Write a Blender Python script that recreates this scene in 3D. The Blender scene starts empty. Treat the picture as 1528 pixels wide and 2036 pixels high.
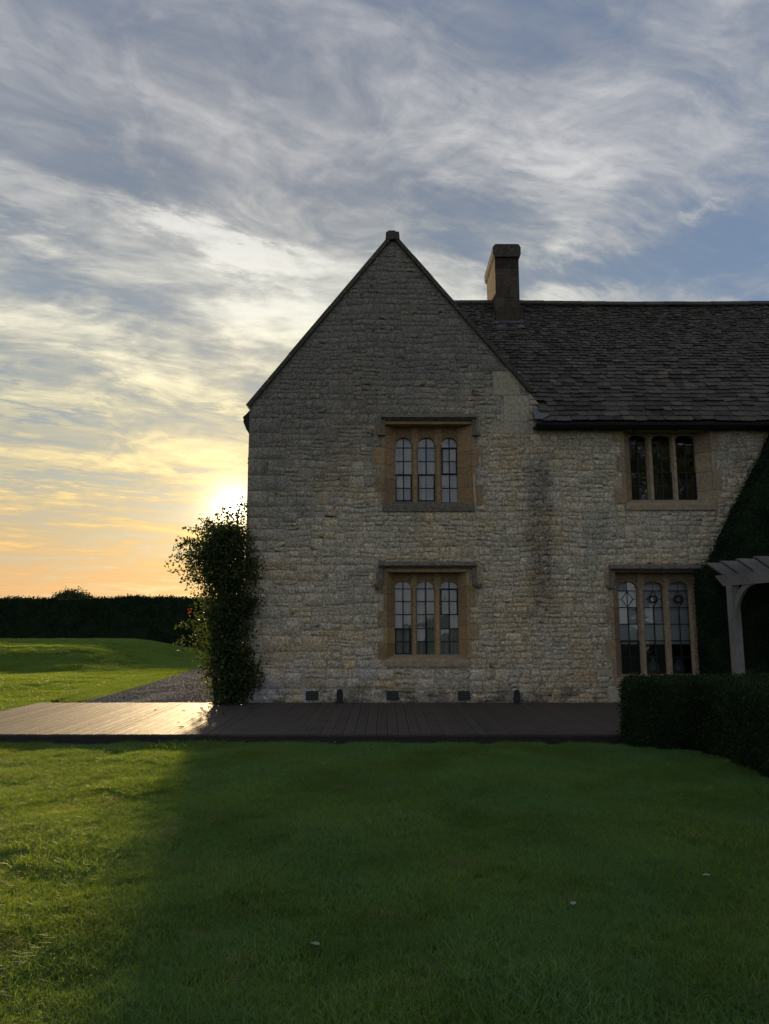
import bpy, bmesh, math, random
import numpy as np
from mathutils import Vector, Matrix, noise as mnoise

R = math.radians
rng = random.Random(7)
npr = np.random.default_rng(11)
scene = bpy.context.scene
COL = scene.collection

# ------------------------------------------------------------------ camera
EYE, PITCH, FPX, CX, CY = 1.48, R(8.6), 1450.0, 764.0, 1018.0
cam_d = bpy.data.cameras.new('camera')
cam = bpy.data.objects.new('camera', cam_d)
COL.objects.link(cam)
cam.location = (0, 0, EYE)
cam.rotation_euler = (R(90) + PITCH, 0, 0)
cam_d.sensor_fit = 'VERTICAL'
cam_d.sensor_height = 24.0
cam_d.lens = 24.0 * FPX / 2036.0
cam_d.clip_start = 0.05
cam_d.clip_end = 5000
scene.camera = cam

def ray(px, py):
    a, b = (px - CX) / FPX, (CY - py) / FPX
    c, s = math.cos(PITCH), math.sin(PITCH)
    return Vector((a, c - b * s, s + b * c))

def P(px, py, Y=14.0):
    d = ray(px, py)
    t = Y / d.y
    return d.x * t, EYE + d.z * t

# ------------------------------------------------------------------ render settings
scene.render.engine = 'CYCLES'
scene.cycles.use_denoising = True
scene.cycles.max_bounces = 8
scene.cycles.transparent_max_bounces = 12
scene.cycles.sample_clamp_indirect = 6.0
scene.view_settings.view_transform = 'Standard'
scene.view_settings.look = 'None'
scene.view_settings.gamma = 1.0
scene.view_settings.use_curve_mapping = False
scene.view_settings.exposure = 0.28

# ------------------------------------------------------------------ sun and sky
SUN_DIR = ray(466, 1013).normalized()
SUN_EL = math.asin(SUN_DIR.z)
SUN_AZ = math.atan2(SUN_DIR.x, SUN_DIR.y)        # from +Y towards +X
sun_d = bpy.data.lights.new('sun', 'SUN')
sun_d.energy = 5.0
sun_d.angle = R(1.3)
sun_d.color = (1.0, 0.72, 0.39)
sun = bpy.data.objects.new('sun', sun_d)
COL.objects.link(sun)
sun.rotation_euler = SUN_DIR.to_track_quat('Z', 'Y').to_euler()
sun.location = (-8, 30, 12)

world = bpy.data.worlds.new('World')
scene.world = world
world.use_nodes = True

class NT:
    """small helper round a node tree"""
    def __init__(self, tree):
        self.t = tree
        self.n = tree.nodes
        self.l = tree.links
    def new(self, kind, **kw):
        nd = self.n.new(kind)
        for k, v in kw.items():
            setattr(nd, k, v)
        return nd
    def put(self, sock, val):
        if isinstance(val, bpy.types.NodeSocket):
            self.l.new(val, sock)
        elif val is not None:
            if sock.type == 'RGBA' and len(val) == 3:
                val = (*val, 1.0)
            sock.default_value = val
    def math(self, op, a, b=None, c=None, clamp=False):
        nd = self.new('ShaderNodeMath', operation=op, use_clamp=clamp)
        for i, v in enumerate((a, b, c)):
            if v is not None:
                self.put(nd.inputs[i], v)
        return nd.outputs[0]
    def vmath(self, op, a, b=None):
        nd = self.new('ShaderNodeVectorMath', operation=op)
        self.put(nd.inputs[0], a)
        if b is not None:
            self.put(nd.inputs[1], b)
        return nd.outputs['Value'] if op in ('DOT_PRODUCT', 'LENGTH') else nd.outputs[0]
    def scale(self, v, f):
        nd = self.new('ShaderNodeVectorMath', operation='SCALE')
        self.put(nd.inputs[0], v)
        self.put(nd.inputs['Scale'], f)
        return nd.outputs[0]
    def mix(self, f, a, b, mode='MIX', clamp=False):
        nd = self.new('ShaderNodeMix', data_type='RGBA', blend_type=mode, clamp_result=clamp)
        self.put(nd.inputs[0], f)
        self.put(nd.inputs[6], a)
        self.put(nd.inputs[7], b)
        return nd.outputs[2]
    def ramp(self, f, stops, interp='LINEAR'):
        nd = self.new('ShaderNodeValToRGB')
        cr = nd.color_ramp
        cr.interpolation = interp
        while len(cr.elements) < len(stops):
            cr.elements.new(0.5)
        for e, (p, c) in zip(cr.elements, stops):
            e.position = p
            e.color = (*c, 1.0) if len(c) == 3 else c
        self.put(nd.inputs[0], f)
        return nd.outputs[0]
    def smooth(self, v, lo, hi, a=0.0, b=1.0):
        nd = self.new('ShaderNodeMapRange', interpolation_type='SMOOTHSTEP')
        for i, q in enumerate((v, lo, hi, a, b)):
            self.put(nd.inputs[i], q)
        return nd.outputs[0]
    def noise(self, vec, scale, detail=4, rough=0.55, dist=0.0, color=False):
        nd = self.new('ShaderNodeTexNoise')
        if vec is not None:
            self.put(nd.inputs['Vector'], vec)
        nd.inputs['Scale'].default_value = scale
        nd.inputs['Detail'].default_value = detail
        nd.inputs['Roughness'].default_value = rough
        nd.inputs['Distortion'].default_value = dist
        return nd.outputs[1] if color else nd.outputs[0]

def build_sky():
    w = NT(world.node_tree)
    w.n.clear()
    tc = w.new('ShaderNodeTexCoord')
    d = tc.outputs['Generated']
    sep = w.new('ShaderNodeSeparateXYZ')
    w.l.new(d, sep.inputs[0])
    dz = w.math('MAXIMUM', sep.outputs[2], 0.0)
    sky = w.new('ShaderNodeTexSky', sky_type='NISHITA')
    sky.sun_disc = False
    sky.sun_elevation = SUN_EL
    sky.sun_rotation = SUN_AZ
    sky.air_density = 1.0
    sky.dust_density = 0.35
    sky.ozone_density = 1.6
    clear = w.scale(sky.outputs[0], 0.07)
    cosS = w.vmath('DOT_PRODUCT', d, tuple(SUN_DIR))
    # a cloud sheet seen in perspective: directions onto a plane overhead
    den = w.math('ADD', dz, 0.10)
    px = w.math('DIVIDE', sep.outputs[0], den)
    py = w.math('DIVIDE', sep.outputs[1], den)
    ua = R(62)
    su, cu = math.sin(ua), math.cos(ua)
    along = w.math('ADD', w.math('MULTIPLY', px, su), w.math('MULTIPLY', py, cu))
    across = w.math('ADD', w.math('MULTIPLY', px, cu), w.math('MULTIPLY', py, -su))
    def plane(ka, kc, off):
        cb = w.new('ShaderNodeCombineXYZ')
        w.put(cb.inputs[0], w.math('MULTIPLY', along, ka))
        w.put(cb.inputs[1], w.math('MULTIPLY', across, kc))
        cb.inputs[2].default_value = off
        return cb.outputs[0]
    warp = w.noise(plane(0.9, 0.9, 3.1), 1.3, 3, 0.5, color=True)
    wv = w.vmath('SUBTRACT', warp, (0.5, 0.5, 0.5))
    def warped(ka, kc, off, amt):
        return w.vmath('ADD', plane(ka, kc, off), w.scale(wv, amt))
    broad = w.noise(warped(0.55, 1.0, 0.0, 0.7), 1.3, 5, 0.58)
    streak = w.noise(warped(0.6, 1.9, 5.0, 0.9), 2.2, 8, 0.60, 0.15)
    curl = w.noise(warped(1.5, 2.2, 9.0, 1.6), 4.0, 9, 0.62, 0.3)
    fleck = w.noise(warped(2.2, 2.6, 14.0, 1.5), 8.0, 5, 0.55, 0.2)
    cov = w.math('ADD', w.math('MULTIPLY', w.math('SUBTRACT', broad, 0.5), 1.9),
                 w.math('ADD', w.math('MULTIPLY', w.math('SUBTRACT', streak, 0.5), 2.1),
                        w.math('ADD', w.math('MULTIPLY', w.math('SUBTRACT', curl, 0.5), 1.35), w.math('MULTIPLY', w.math('SUBTRACT', fleck, 0.5), 0.5))))
    def blob(px_, py_, sx, sy, rot, amp):
        c = ray(px_, py_).normalized()
        t1 = Vector((c.y, -c.x, 0)).normalized()
        t2 = t1.cross(c).normalized()
        cr, sr = math.cos(R(rot)), math.sin(R(rot))
        a1 = (t1 * cr - t2 * sr) / math.sin(R(sx))      # rot > 0 descends to the right
        a2 = (t1 * sr + t2 * cr) / math.sin(R(sy))
        u = w.vmath('DOT_PRODUCT', d, tuple(a1))
        v = w.vmath('DOT_PRODUCT', d, tuple(a2))
        r2 = w.math('ADD', w.math('MULTIPLY', u, u), w.math('MULTIPLY', v, v))
        g = w.math('EXPONENT', w.math('MULTIPLY', r2, -1.0))
        front = w.math('GREATER_THAN', w.vmath('DOT_PRODUCT', d, tuple(c)), 0.0)
        return w.math('MULTIPLY', w.math('MULTIPLY', g, front), amp)
    d0 = d
    d = w.vmath('ADD', d0, w.vmath('ADD', w.scale(wv, 0.16), w.scale(w.vmath('SUBTRACT', w.noise(plane(1.6, 3.0, 2.0), 2.6, 6, 0.65, color=True), (0.5, 0.5, 0.5)), 0.16)))
    for b in BLOBS:
        cov = w.math('ADD', cov, blob(*b))
    d = d0
    cov = w.math('ADD', cov, 0.10)
    alpha = w.smooth(cov, -0.75, 0.85, 0.10, 0.96)
    lump = w.smooth(cov, -0.4, 1.25)
    # colour of the lit cloud by height above the horizon, warm towards the sun
    toward = w.ramp(dz, [(0.0, (0.78, 0.42, 0.19)), (0.05, (0.88, 0.45, 0.15)), (0.11, (0.92, 0.58, 0.20)),
                         (0.18, (0.92, 0.71, 0.32)), (0.27, (0.82, 0.73, 0.45)), (0.40, (0.66, 0.65, 0.57)),
                         (0.55, (0.46, 0.46, 0.465)), (0.70, (0.35, 0.355, 0.385)), (1.0, (0.34, 0.36, 0.40))])
    away = w.ramp(dz, [(0.0, (0.62, 0.58, 0.54)), (0.25, (0.60, 0.575, 0.555)), (0.5, (0.55, 0.545, 0.545)), (0.7, (0.46, 0.465, 0.49)),
                       (1.0, (0.38, 0.40, 0.44))])
    side = w.smooth(cosS, 0.70, 0.985)
    ccol = w.mix(side, away, toward)
    # clear air and thin veil between the lit streaks
    veil = w.ramp(dz, [(0.0, (0.60, 0.40, 0.24)), (0.05, (0.52, 0.38, 0.23)), (0.11, (0.38, 0.36, 0.27)), (0.20, (0.26, 0.32, 0.34)), (0.32, (0.19, 0.26, 0.34)),
                       (0.52, (0.170, 0.205, 0.265)), (0.72, (0.155, 0.185, 0.245)), (1.0, (0.13, 0.165, 0.235))])
    veil_a = w.ramp(dz, [(0.0, (0.26, 0.33, 0.44)), (0.3, (0.15, 0.24, 0.40)), (0.6, (0.13, 0.195, 0.32)), (1.0, (0.13, 0.19, 0.31))])
    veil = w.mix(side, veil_a, veil)
    base = w.mix(0.72, clear, veil)
    bright = w.math('ADD', 0.62, w.math('MULTIPLY', lump, 0.62))
    ccol = w.scale(ccol, bright)
    col = w.mix(alpha, base, ccol)
    # light scattered forward through the thin cloud round the sun
    ang = w.math('ARCCOSINE', w.math('MINIMUM', cosS, 0.999999))
    def halo(width, amp, p=1.0):
        q = w.math('POWER', w.math('DIVIDE', ang, R(width)), p)
        return w.math('MULTIPLY', w.math('EXPONENT', w.math('MULTIPLY', q, -1.0)), amp)
    streaky = w.math('ADD', 0.55, w.math('MULTIPLY', streak, 0.9))
    h1 = w.scale((1.0, 0.62, 0.20), w.math('MULTIPLY', halo(7.0, 0.24), streaky))
    h2 = w.scale((1.0, 0.82, 0.50), w.math('MULTIPLY', halo(1.1, 4.0, 1.25), streaky))
    h2 = w.vmath('ADD', h2, w.scale((1.0, 0.70, 0.28), w.math('MULTIPLY', halo(2.4, 0.34), streaky)))
    h3 = w.scale((1.0, 0.90, 0.70), halo(0.40, 22.0, 2.0))
    col = w.vmath('ADD', w.vmath('ADD', col, h1), w.vmath('ADD', h2, h3))
    bg = w.new('ShaderNodeBackground')
    w.l.new(col, bg.inputs[0])
    bg.inputs[1].default_value = 1.0
    out = w.new('ShaderNodeOutputWorld')
    w.l.new(bg.outputs[0], out.inputs[0])

BLOBS = [  # px, py, half widths in degrees, tilt, amount of cloud
    (500, 492, 6.0, 1.0, 15, 0.85), (330, 440, 4.0, 0.9, 20, 0.4), (1190, 395, 6.5, 2.6, 28, 0.38),
    (1040, 330, 7.0, 2.2, 20, 0.3), (640, 620, 4.5, 4.0, 0, 0.55), (900, 545, 4.0, 3.0, 30, 0.55),
    (1110, 575, 6.0, 1.6, 0, 0.35), (1372, 432, 1.2, 0.7, 10, 0.5), (1500, 580, 3.0, 1.2, 0, 0.4),
    (250, 700, 10.0, 1.3, 12, 0.35), (480, 660, 2.5, 2.0, -30, 0.3), (600, 420, 3.0, 2.0, 35, 0.25),
    (900, 415, 3.6, 1.6, 10, -0.6), (1460, 470, 4.5, 4.5, 0, -0.6), (1170, 520, 6.5, 1.5, 8, -0.6),
    (260, 330, 5.0, 1.4, 8, -0.6), (60, 430, 4.5, 0.9, 12, -0.5), (60, 815, 3.4, 0.7, 8, -0.8),
    (430, 800, 4.0, 0.7, 10, -0.35), (250, 600, 7.0, 0.9, 14, -0.35),
    (330, 985, 4.5, 0.45, 5, -0.7), (60, 960, 4.0, 0.45, 3, -0.5), (180, 1040, 5.0, 0.5, 2, -0.35)]
build_sky()

# ------------------------------------------------------------------ object helpers
WL = {}
def set_props(o, label=None, cat=None, group=None, kind=None):
    if label: o['label'] = label
    if cat: o['category'] = cat
    if group: o['group'] = group
    if kind: o['kind'] = kind
    return o

def link(o, origin, parent=None):
    COL.objects.link(o)
    WL[o] = Vector(origin)
    if parent is not None:
        o.parent = parent
        o.location = Vector(origin) - WL[parent]
    else:
        o.location = origin
    return o

def empty(name, loc, label, cat, group=None):
    o = bpy.data.objects.new(name, None)
    o.empty_display_size = 0.2
    link(o, loc)
    return set_props(o, label, cat, group)

def mesh_obj(name, verts, faces, mat, parent=None, origin=None, smooth=False, tint=None, kind=None):
    v = np.asarray(verts, dtype=float).reshape(-1, 3)
    if origin is None:
        origin = (v.min(0) + v.max(0)) / 2
        if parent is None:
            origin[2] = v[:, 2].min()
    origin = Vector(origin)
    me = bpy.data.meshes.new(name)
    me.from_pydata((v - np.array(origin)).tolist(), [], faces)
    if smooth:
        me.polygons.foreach_set('use_smooth', [True] * len(me.polygons))
    if tint is not None:
        at = me.color_attributes.new('tint', 'FLOAT_COLOR', 'POINT')
        t = np.ones((len(v), 4))
        t[:, :3] = np.asarray(tint).reshape(-1, 3) if np.ndim(tint) > 1 else np.asarray(tint)
        at.data.foreach_set('color', t.ravel())
    me.update()
    if mat:
        me.materials.append(mat)
    o = bpy.data.objects.new(name, me)
    link(o, origin, parent)
    if kind: o['kind'] = kind
    return o

class MB:
    """collects geometry for one mesh"""
    def __init__(self):
        self.v, self.f, self.t = [], [], []
    def add(self, verts, faces, tint=(1, 1, 1)):
        k = len(self.v)
        self.v += [tuple(p) for p in verts]
        self.f += [tuple(i + k for i in f) for f in faces]
        self.t += [tint] * len(verts)
    def box(self, x0, x1, y0, y1, z0, z1, tint=(1, 1, 1)):
        self.add([(x0, y0, z0), (x1, y0, z0), (x1, y1, z0), (x0, y1, z0),
                  (x0, y0, z1), (x1, y0, z1), (x1, y1, z1), (x0, y1, z1)],
                 [(0, 3, 2, 1), (4, 5, 6, 7), (0, 1, 5, 4), (1, 2, 6, 5), (2, 3, 7, 6), (3, 0, 4, 7)], tint)
    def prism(self, prof, axis, a, b, tint=(1, 1, 1)):
        """prof: 2-D outline; axis 'x' -> (y,z) outline, 'y' -> (x,z), 'z' -> (x,y)"""
        n = len(prof)
        def put(p, q):
            return {'x': (q, p[0], p[1]), 'y': (p[0], q, p[1]), 'z': (p[0], p[1], q)}[axis]
        vs = [put(p, a) for p in prof] + [put(p, b) for p in prof]
        fs = [tuple(range(n)), tuple(range(2 * n - 1, n - 1, -1))]
        fs += [(i, i + n, (i + 1) % n + n, (i + 1) % n) for i in range(n)]
        self.add(vs, fs, tint)
    def tube(self, pts, rad, seg=6, tint=(1, 1, 1)):
        pts = [Vector(p) for p in pts]
        rads = rad if isinstance(rad, (list, tuple)) else [rad] * len(pts)
        vs, fs = [], []
        for i, p in enumerate(pts):
            t = (pts[min(i + 1, len(pts) - 1)] - pts[max(i - 1, 0)]).normalized()
            a = t.cross(Vector((0.31, 0.2, 0.93)))
            if a.length < 1e-3: a = t.cross(Vector((1, 0, 0)))
            a.normalize()
            b = t.cross(a)
            for k in range(seg):
                q = 2 * math.pi * k / seg
                vs.append(p + (a * math.cos(q) + b * math.sin(q)) * rads[i])
        for i in range(len(pts) - 1):
            for k in range(seg):
                fs.append((i * seg + k, i * seg + (k + 1) % seg, (i + 1) * seg + (k + 1) % seg, (i + 1) * seg + k))
        fs.append(tuple(range(seg - 1, -1, -1)))
        fs.append(tuple(range((len(pts) - 1) * seg, len(pts) * seg)))
        self.add(vs, fs, tint)
    def build(self, name, mat, parent=None, origin=None, smooth=False, kind=None, fixn=True):
        o = mesh_obj(name, self.v, self.f, mat, parent, origin, smooth, np.array(self.t), kind)
        if fixn:
            bm = bmesh.new(); bm.from_mesh(o.data)
            bmesh.ops.recalc_face_normals(bm, faces=bm.faces)
            bm.to_mesh(o.data); bm.free()
        return o

# ------------------------------------------------------------------ materials
def material(name):
    m = bpy.data.materials.new(name)
    m.use_nodes = True
    t = NT(m.node_tree)
    t.n.clear()
    out = t.new('ShaderNodeOutputMaterial')
    t.out = out
    return m, t

def principled(t, color, rough=0.8, spec=0.3, normal=None, metal=0.0):
    b = t.new('ShaderNodeBsdfPrincipled')
    t.put(b.inputs['Base Color'], color)
    t.put(b.inputs['Roughness'], rough)
    t.put(b.inputs['Specular IOR Level'], spec)
    t.put(b.inputs['Metallic'], metal)
    if normal is not None:
        t.put(b.inputs['Normal'], normal)
    return b.outputs[0]

def bump(t, h, strength=0.5, dist=0.01):
    b = t.new('ShaderNodeBump')
    b.inputs['Strength'].default_value = strength
    b.inputs['Distance'].default_value = dist
    t.put(b.inputs['Height'], h)
    return b.outputs[0]

def pos(t):
    return t.new('ShaderNodeNewGeometry').outputs['Position']

def tint(t):
    a = t.new('ShaderNodeAttribute')
    a.attribute_name = 'tint'
    return a.outputs['Color']

def mat_stone(name, base, dark=(0.105, 0.100, 0.092), weather_shade=True, rough_bump=0.9, spots=True, stain=True):
    m, t = material(name)
    p = pos(t)
    n1 = t.noise(p, 3.2, 5, 0.6)
    n2 = t.noise(p, 17.0, 6, 0.68)
    n3 = t.noise(p, 70.0, 3, 0.6)
    c = t.mix(1.0, base, tint(t), 'MULTIPLY')
    c = t.mix(t.smooth(n2, 0.30, 0.72), t.mix(1.0, c, (0.66, 0.65, 0.63), 'MULTIPLY'), t.mix(1.0, c, (1.16, 1.14, 1.08), 'MULTIPLY'))
    if weather_shade:
        hue = t.noise(p, 0.9, 3, 0.55)
        c = t.mix(t.smooth(hue, 0.50, 0.66), c, t.mix(1.0, c, (1.02, 0.94, 0.82), 'MULTIPLY'))
        c = t.mix(t.smooth(hue, 0.46, 0.34), c, t.mix(1.0, c, (0.80, 0.83, 0.88), 'MULTIPLY'))
        # pale bloom of salts on the lowest courses
        spb = t.new('ShaderNodeSeparateXYZ'); t.l.new(p, spb.inputs[0])
        sal = t.math('MULTIPLY', t.math('MULTIPLY', t.smooth(spb.outputs[2], 0.25, 1.1, 1.0, 0.0), t.smooth(spb.outputs[0], -0.5, 1.2, 1.0, 0.0)), t.smooth(t.noise(p, 2.4, 5, 0.7), 0.44, 0.60))
        c = t.mix(t.math('MULTIPLY', sal, 0.7), c, (0.50, 0.52, 0.56))
        # grey lichen and soot, plus dimmer light painted in, on the exposed upper gable
        sp = t.new('ShaderNodeSeparateXYZ'); t.l.new(p, sp.inputs[0])
        s = t.math('SUBTRACT', t.math('DIVIDE', t.math('SUBTRACT', sp.outputs[2], 3.3), 3.4),
                   t.math('MULTIPLY', sp.outputs[0], 0.135))
        s = t.math('ADD', s, t.math('MULTIPLY', t.math('SUBTRACT', n1, 0.5), 1.0))
        s = t.math('ADD', s, t.math('MULTIPLY', t.math('SUBTRACT', n2, 0.5), 0.7))
        wf = t.math('MULTIPLY', t.smooth(s, -0.05, 0.95), 0.86)
        c = t.mix(wf, c, t.mix(1.0, t.mix(n2, dark, (0.245, 0.235, 0.215)), t.mix(0.5, tint(t), (1, 1, 1)), 'MULTIPLY'))
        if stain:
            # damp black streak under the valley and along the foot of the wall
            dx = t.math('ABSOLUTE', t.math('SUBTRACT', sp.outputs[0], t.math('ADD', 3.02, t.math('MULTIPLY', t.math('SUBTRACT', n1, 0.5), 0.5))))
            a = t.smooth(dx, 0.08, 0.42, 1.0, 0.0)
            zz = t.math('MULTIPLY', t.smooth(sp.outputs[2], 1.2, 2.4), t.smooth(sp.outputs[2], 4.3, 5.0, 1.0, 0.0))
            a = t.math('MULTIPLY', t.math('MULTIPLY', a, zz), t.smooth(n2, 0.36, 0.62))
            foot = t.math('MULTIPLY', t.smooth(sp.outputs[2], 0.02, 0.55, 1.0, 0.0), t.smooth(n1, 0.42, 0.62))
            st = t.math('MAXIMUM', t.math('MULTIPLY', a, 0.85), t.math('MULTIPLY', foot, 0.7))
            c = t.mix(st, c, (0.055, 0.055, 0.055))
    if spots:
        v = t.new('ShaderNodeTexVoronoi'); v.inputs['Scale'].default_value = 26.0
        t.put(v.inputs['Vector'], t.vmath('ADD', p, t.scale(t.noise(p, 9, 2, color=True), 0.12)))
        sp2 = t.math('MULTIPLY', t.smooth(v.outputs['Distance'], 0.10, 0.26, 1.0, 0.0), t.smooth(t.noise(p, 1.7, 3), 0.44, 0.62))
        c = t.mix(t.math('MULTIPLY', sp2, 0.55), c, (0.46, 0.45, 0.42))
        pit = t.math('MULTIPLY', t.smooth(n3, 0.62, 0.72), t.smooth(n2, 0.45, 0.6))
        c = t.mix(t.math('MULTIPLY', pit, 0.8), c, (0.04, 0.037, 0.033))
    n4 = t.noise(p, 30.0, 5, 0.72)
    if spots:
        c = t.mix(t.smooth(n4, 0.35, 0.65), t.mix(1.0, c, (0.50, 0.49, 0.48), 'MULTIPLY'), t.mix(1.0, c, (1.30, 1.29, 1.26), 'MULTIPLY'))
    h = t.math('ADD', t.math('MULTIPLY', n2, 1.2), t.math('ADD', t.math('MULTIPLY', n4, 0.45), t.math('MULTIPLY', n3, 0.15)))
    t.l.new(principled(t, c, 0.92, 0.15, bump(t, h, rough_bump, 0.02)), t.out.inputs[0])
    return m

M = {}
M['rubble'] = mat_stone('rubble_stone', (0.57, 0.515, 0.41), rough_bump=0.42)
M['mortar'] = mat_stone('lime_mortar', (0.475, 0.435, 0.35), rough_bump=0.4)
M['ashlar'] = mat_stone('ashlar_stone', (0.45, 0.405, 0.315), weather_shade=False, rough_bump=0.45, spots=False)
M['ochre'] = mat_stone('ochre_dressed_stone', (0.36, 0.26, 0.15), weather_shade=False, rough_bump=0.3, spots=False)
M['ochre_grey'] = mat_stone('buff_dressed_stone', (0.37, 0.30, 0.205), weather_shade=False, rough_bump=0.3, spots=False)
M['hood'] = mat_stone('lichened_moulding', (0.20, 0.185, 0.16), weather_shade=False, rough_bump=0.9, spots=True)
M['chimney'] = mat_stone('sooty_stone', (0.092, 0.083, 0.070), weather_shade=False, rough_bump=0.6, spots=False)
M['coping'] = mat_stone('coping_stone', (0.10, 0.095, 0.085), weather_shade=False, rough_bump=0.8)

def mat_slate():
    m, t = material('stone_slate')
    p = pos(t)
    n1, n2 = t.noise(p, 9.0, 5, 0.65), t.noise(p, 45.0, 4, 0.65)
    c = t.mix(1.0, t.mix(n1, (0.033, 0.029, 0.025), (0.108, 0.092, 0.076)), tint(t), 'MULTIPLY')
    li = t.math('MULTIPLY', t.smooth(n2, 0.58, 0.68), t.smooth(t.noise(p, 2.1, 3), 0.40, 0.60))
    c = t.mix(t.math('MULTIPLY', li, 0.6), c, (0.30, 0.29, 0.26))
    mo = t.math('MULTIPLY', t.smooth(n1, 0.60, 0.70), 0.35)
    c = t.mix(mo, c, (0.055, 0.065, 0.03))
    t.l.new(principled(t, c, 0.85, 0.25, bump(t, t.math('ADD', n1, t.math('MULTIPLY', n2, 0.5)), 0.7, 0.015)), t.out.inputs[0])
    return m
M['slate'] = mat_slate()

def mat_plain(name, col, rough=0.5, spec=0.4, metal=0.0, nscale=20.0, var=0.25, bstr=0.15):
    m, t = material(name)
    n = t.noise(pos(t), nscale, 4, 0.6)
    lo = tuple(q * (1 - var) for q in col); hi = tuple(q * (1 + var) for q in col)
    t.l.new(principled(t, t.mix(n, lo, hi), rough, spec, bump(t, n, bstr, 0.005), metal), t.out.inputs[0])
    return m
M['iron'] = mat_plain('black_painted_iron', (0.012, 0.013, 0.016), 0.6, 0.25)
M['lead'] = mat_plain('lead_cames', (0.018, 0.019, 0.022), 0.6, 0.3)
M['lead_sheet'] = mat_plain('lead_flashing', (0.10, 0.105, 0.12), 0.55, 0.4)
M['grille'] = mat_plain('vent_grille', (0.035, 0.042, 0.036), 0.6, 0.3)
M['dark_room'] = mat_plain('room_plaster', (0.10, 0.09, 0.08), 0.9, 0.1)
M['red_glass'] = mat_plain('stained_glass_red', (0.035, 0.010, 0.010), 0.35, 0.4)
M['ceramic'] = mat_plain('grey_glazed_pot', (0.20, 0.21, 0.24), 0.3, 0.5)

def mat_curtain(name, col):
    m, t = material(name)
    d = t.new('ShaderNodeBsdfDiffuse'); d.inputs[0].default_value = (*col, 1)
    t.l.new(d.outputs[0], t.out.inputs[0])
    return m
M['curtain'] = mat_curtain('off_white_curtain', (0.52, 0.53, 0.52))
M['blind'] = mat_curtain('white_blind', (0.72, 0.73, 0.74))

def mat_glass():
    m, t = material('window_glass')
    n = t.noise(pos(t), 3.0, 2, 0.5)
    nb = bump(t, n, 0.12, 0.02)
    g = t.new('ShaderNodeBsdfGlossy'); g.inputs['Roughness'].default_value = 0.03
    g.inputs['Color'].default_value = (0.95, 0.97, 1.0, 1)
    t.l.new(nb, g.inputs['Normal'])
    tr = t.new('ShaderNodeBsdfTransparent'); tr.inputs[0].default_value = (0.86, 0.90, 0.90, 1)
    lw = t.new('ShaderNodeFresnel'); lw.inputs['IOR'].default_value = 1.75
    mx = t.new('ShaderNodeMixShader')
    t.l.new(t.math('MULTIPLY', t.math('ADD', lw.outputs[0], 0.03), 1.0, clamp=True), mx.inputs[0])
    t.l.new(tr.outputs[0], mx.inputs[1]); t.l.new(g.outputs[0], mx.inputs[2])
    t.l.new(mx.outputs[0], t.out.inputs[0])
    return m
M['glass'] = mat_glass()

def mat_wood(name, lo, hi, rough, spec, axis_scale, bstr=0.5):
    m, t = material(name)
    mp = t.new('ShaderNodeMapping'); mp.inputs['Scale'].default_value = axis_scale
    t.l.new(pos(t), mp.inputs['Vector'])
    n = t.noise(mp.outputs[0], 1.0, 6, 0.65, 0.4)
    n2 = t.noise(pos(t), 2.3, 4, 0.6)
    c = t.mix(1.0, t.mix(n, lo, hi), tint(t), 'MULTIPLY')
    c = t.mix(t.smooth(n2, 0.45, 0.75), c, t.mix(1.0, c, (0.7, 0.72, 0.72), 'MULTIPLY'))
    r = t.math('ADD', rough, t.math('MULTIPLY', t.math('SUBTRACT', n, 0.5), 0.25))
    t.l.new(principled(t, c, r, spec, bump(t, n, bstr, 0.006)), t.out.inputs[0])
    return m
M['deck'] = mat_wood('stained_decking', (0.036, 0.028, 0.023), (0.075, 0.059, 0.048), 0.68, 0.5, (60, 2.5, 30), 0.9)
M['fascia'] = mat_wood('dark_fascia', (0.018, 0.016, 0.016), (0.035, 0.031, 0.030), 0.7, 0.3, (4, 60, 60))
M['oak'] = mat_wood('weathered_oak', (0.15, 0.143, 0.135), (0.30, 0.285, 0.265), 0.85, 0.2, (14, 14, 14))

def mat_leaf(name, lo, hi, trans, tw=0.45, nscale=2.0, spec=0.25, rough=0.5):
    m, t = material(name)
    n = t.noise(pos(t), nscale, 3, 0.6)
    c = t.mix(1.0, t.mix(t.smooth(n, 0.3, 0.7), lo, hi), tint(t), 'MULTIPLY')
    b = principled(t, c, rough, spec)
    tl = t.new('ShaderNodeBsdfTranslucent')
    t.l.new(t.mix(1.0, trans, tint(t), 'MULTIPLY'), tl.inputs[0])
    mx = t.new('ShaderNodeMixShader'); mx.inputs[0].default_value = tw
    t.l.new(b, mx.inputs[1]); t.l.new(tl.outputs[0], mx.inputs[2])
    t.l.new(mx.outputs[0], t.out.inputs[0])
    return m
M['yew'] = mat_leaf('yew_needles', (0.016, 0.034, 0.018), (0.034, 0.060, 0.028), (0.02, 0.035, 0.01), 0.2, spec=0.06, rough=0.8)
M['box'] = mat_leaf('box_leaves', (0.018, 0.036, 0.016), (0.034, 0.058, 0.022), (0.04, 0.065, 0.015), 0.25, spec=0.06, rough=0.8)
M['shrub'] = mat_leaf('shrub_leaves', (0.032, 0.058, 0.020), (0.055, 0.082, 0.030), (0.11, 0.15, 0.028), 0.36)
M['far_tree'] = mat_leaf('far_leaves', (0.03, 0.045, 0.018), (0.05, 0.06, 0.025), (0.05, 0.06, 0.015), 0.2)
M['dry_leaf'] = mat_leaf('dry_leaves', (0.16, 0.075, 0.025), (0.26, 0.13, 0.045), (0.25, 0.11, 0.03), 0.3)
M['pale_leaf'] = mat_leaf('pale_leaves', (0.30, 0.28, 0.22), (0.42, 0.40, 0.33), (0.25, 0.22, 0.15), 0.3)
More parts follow.
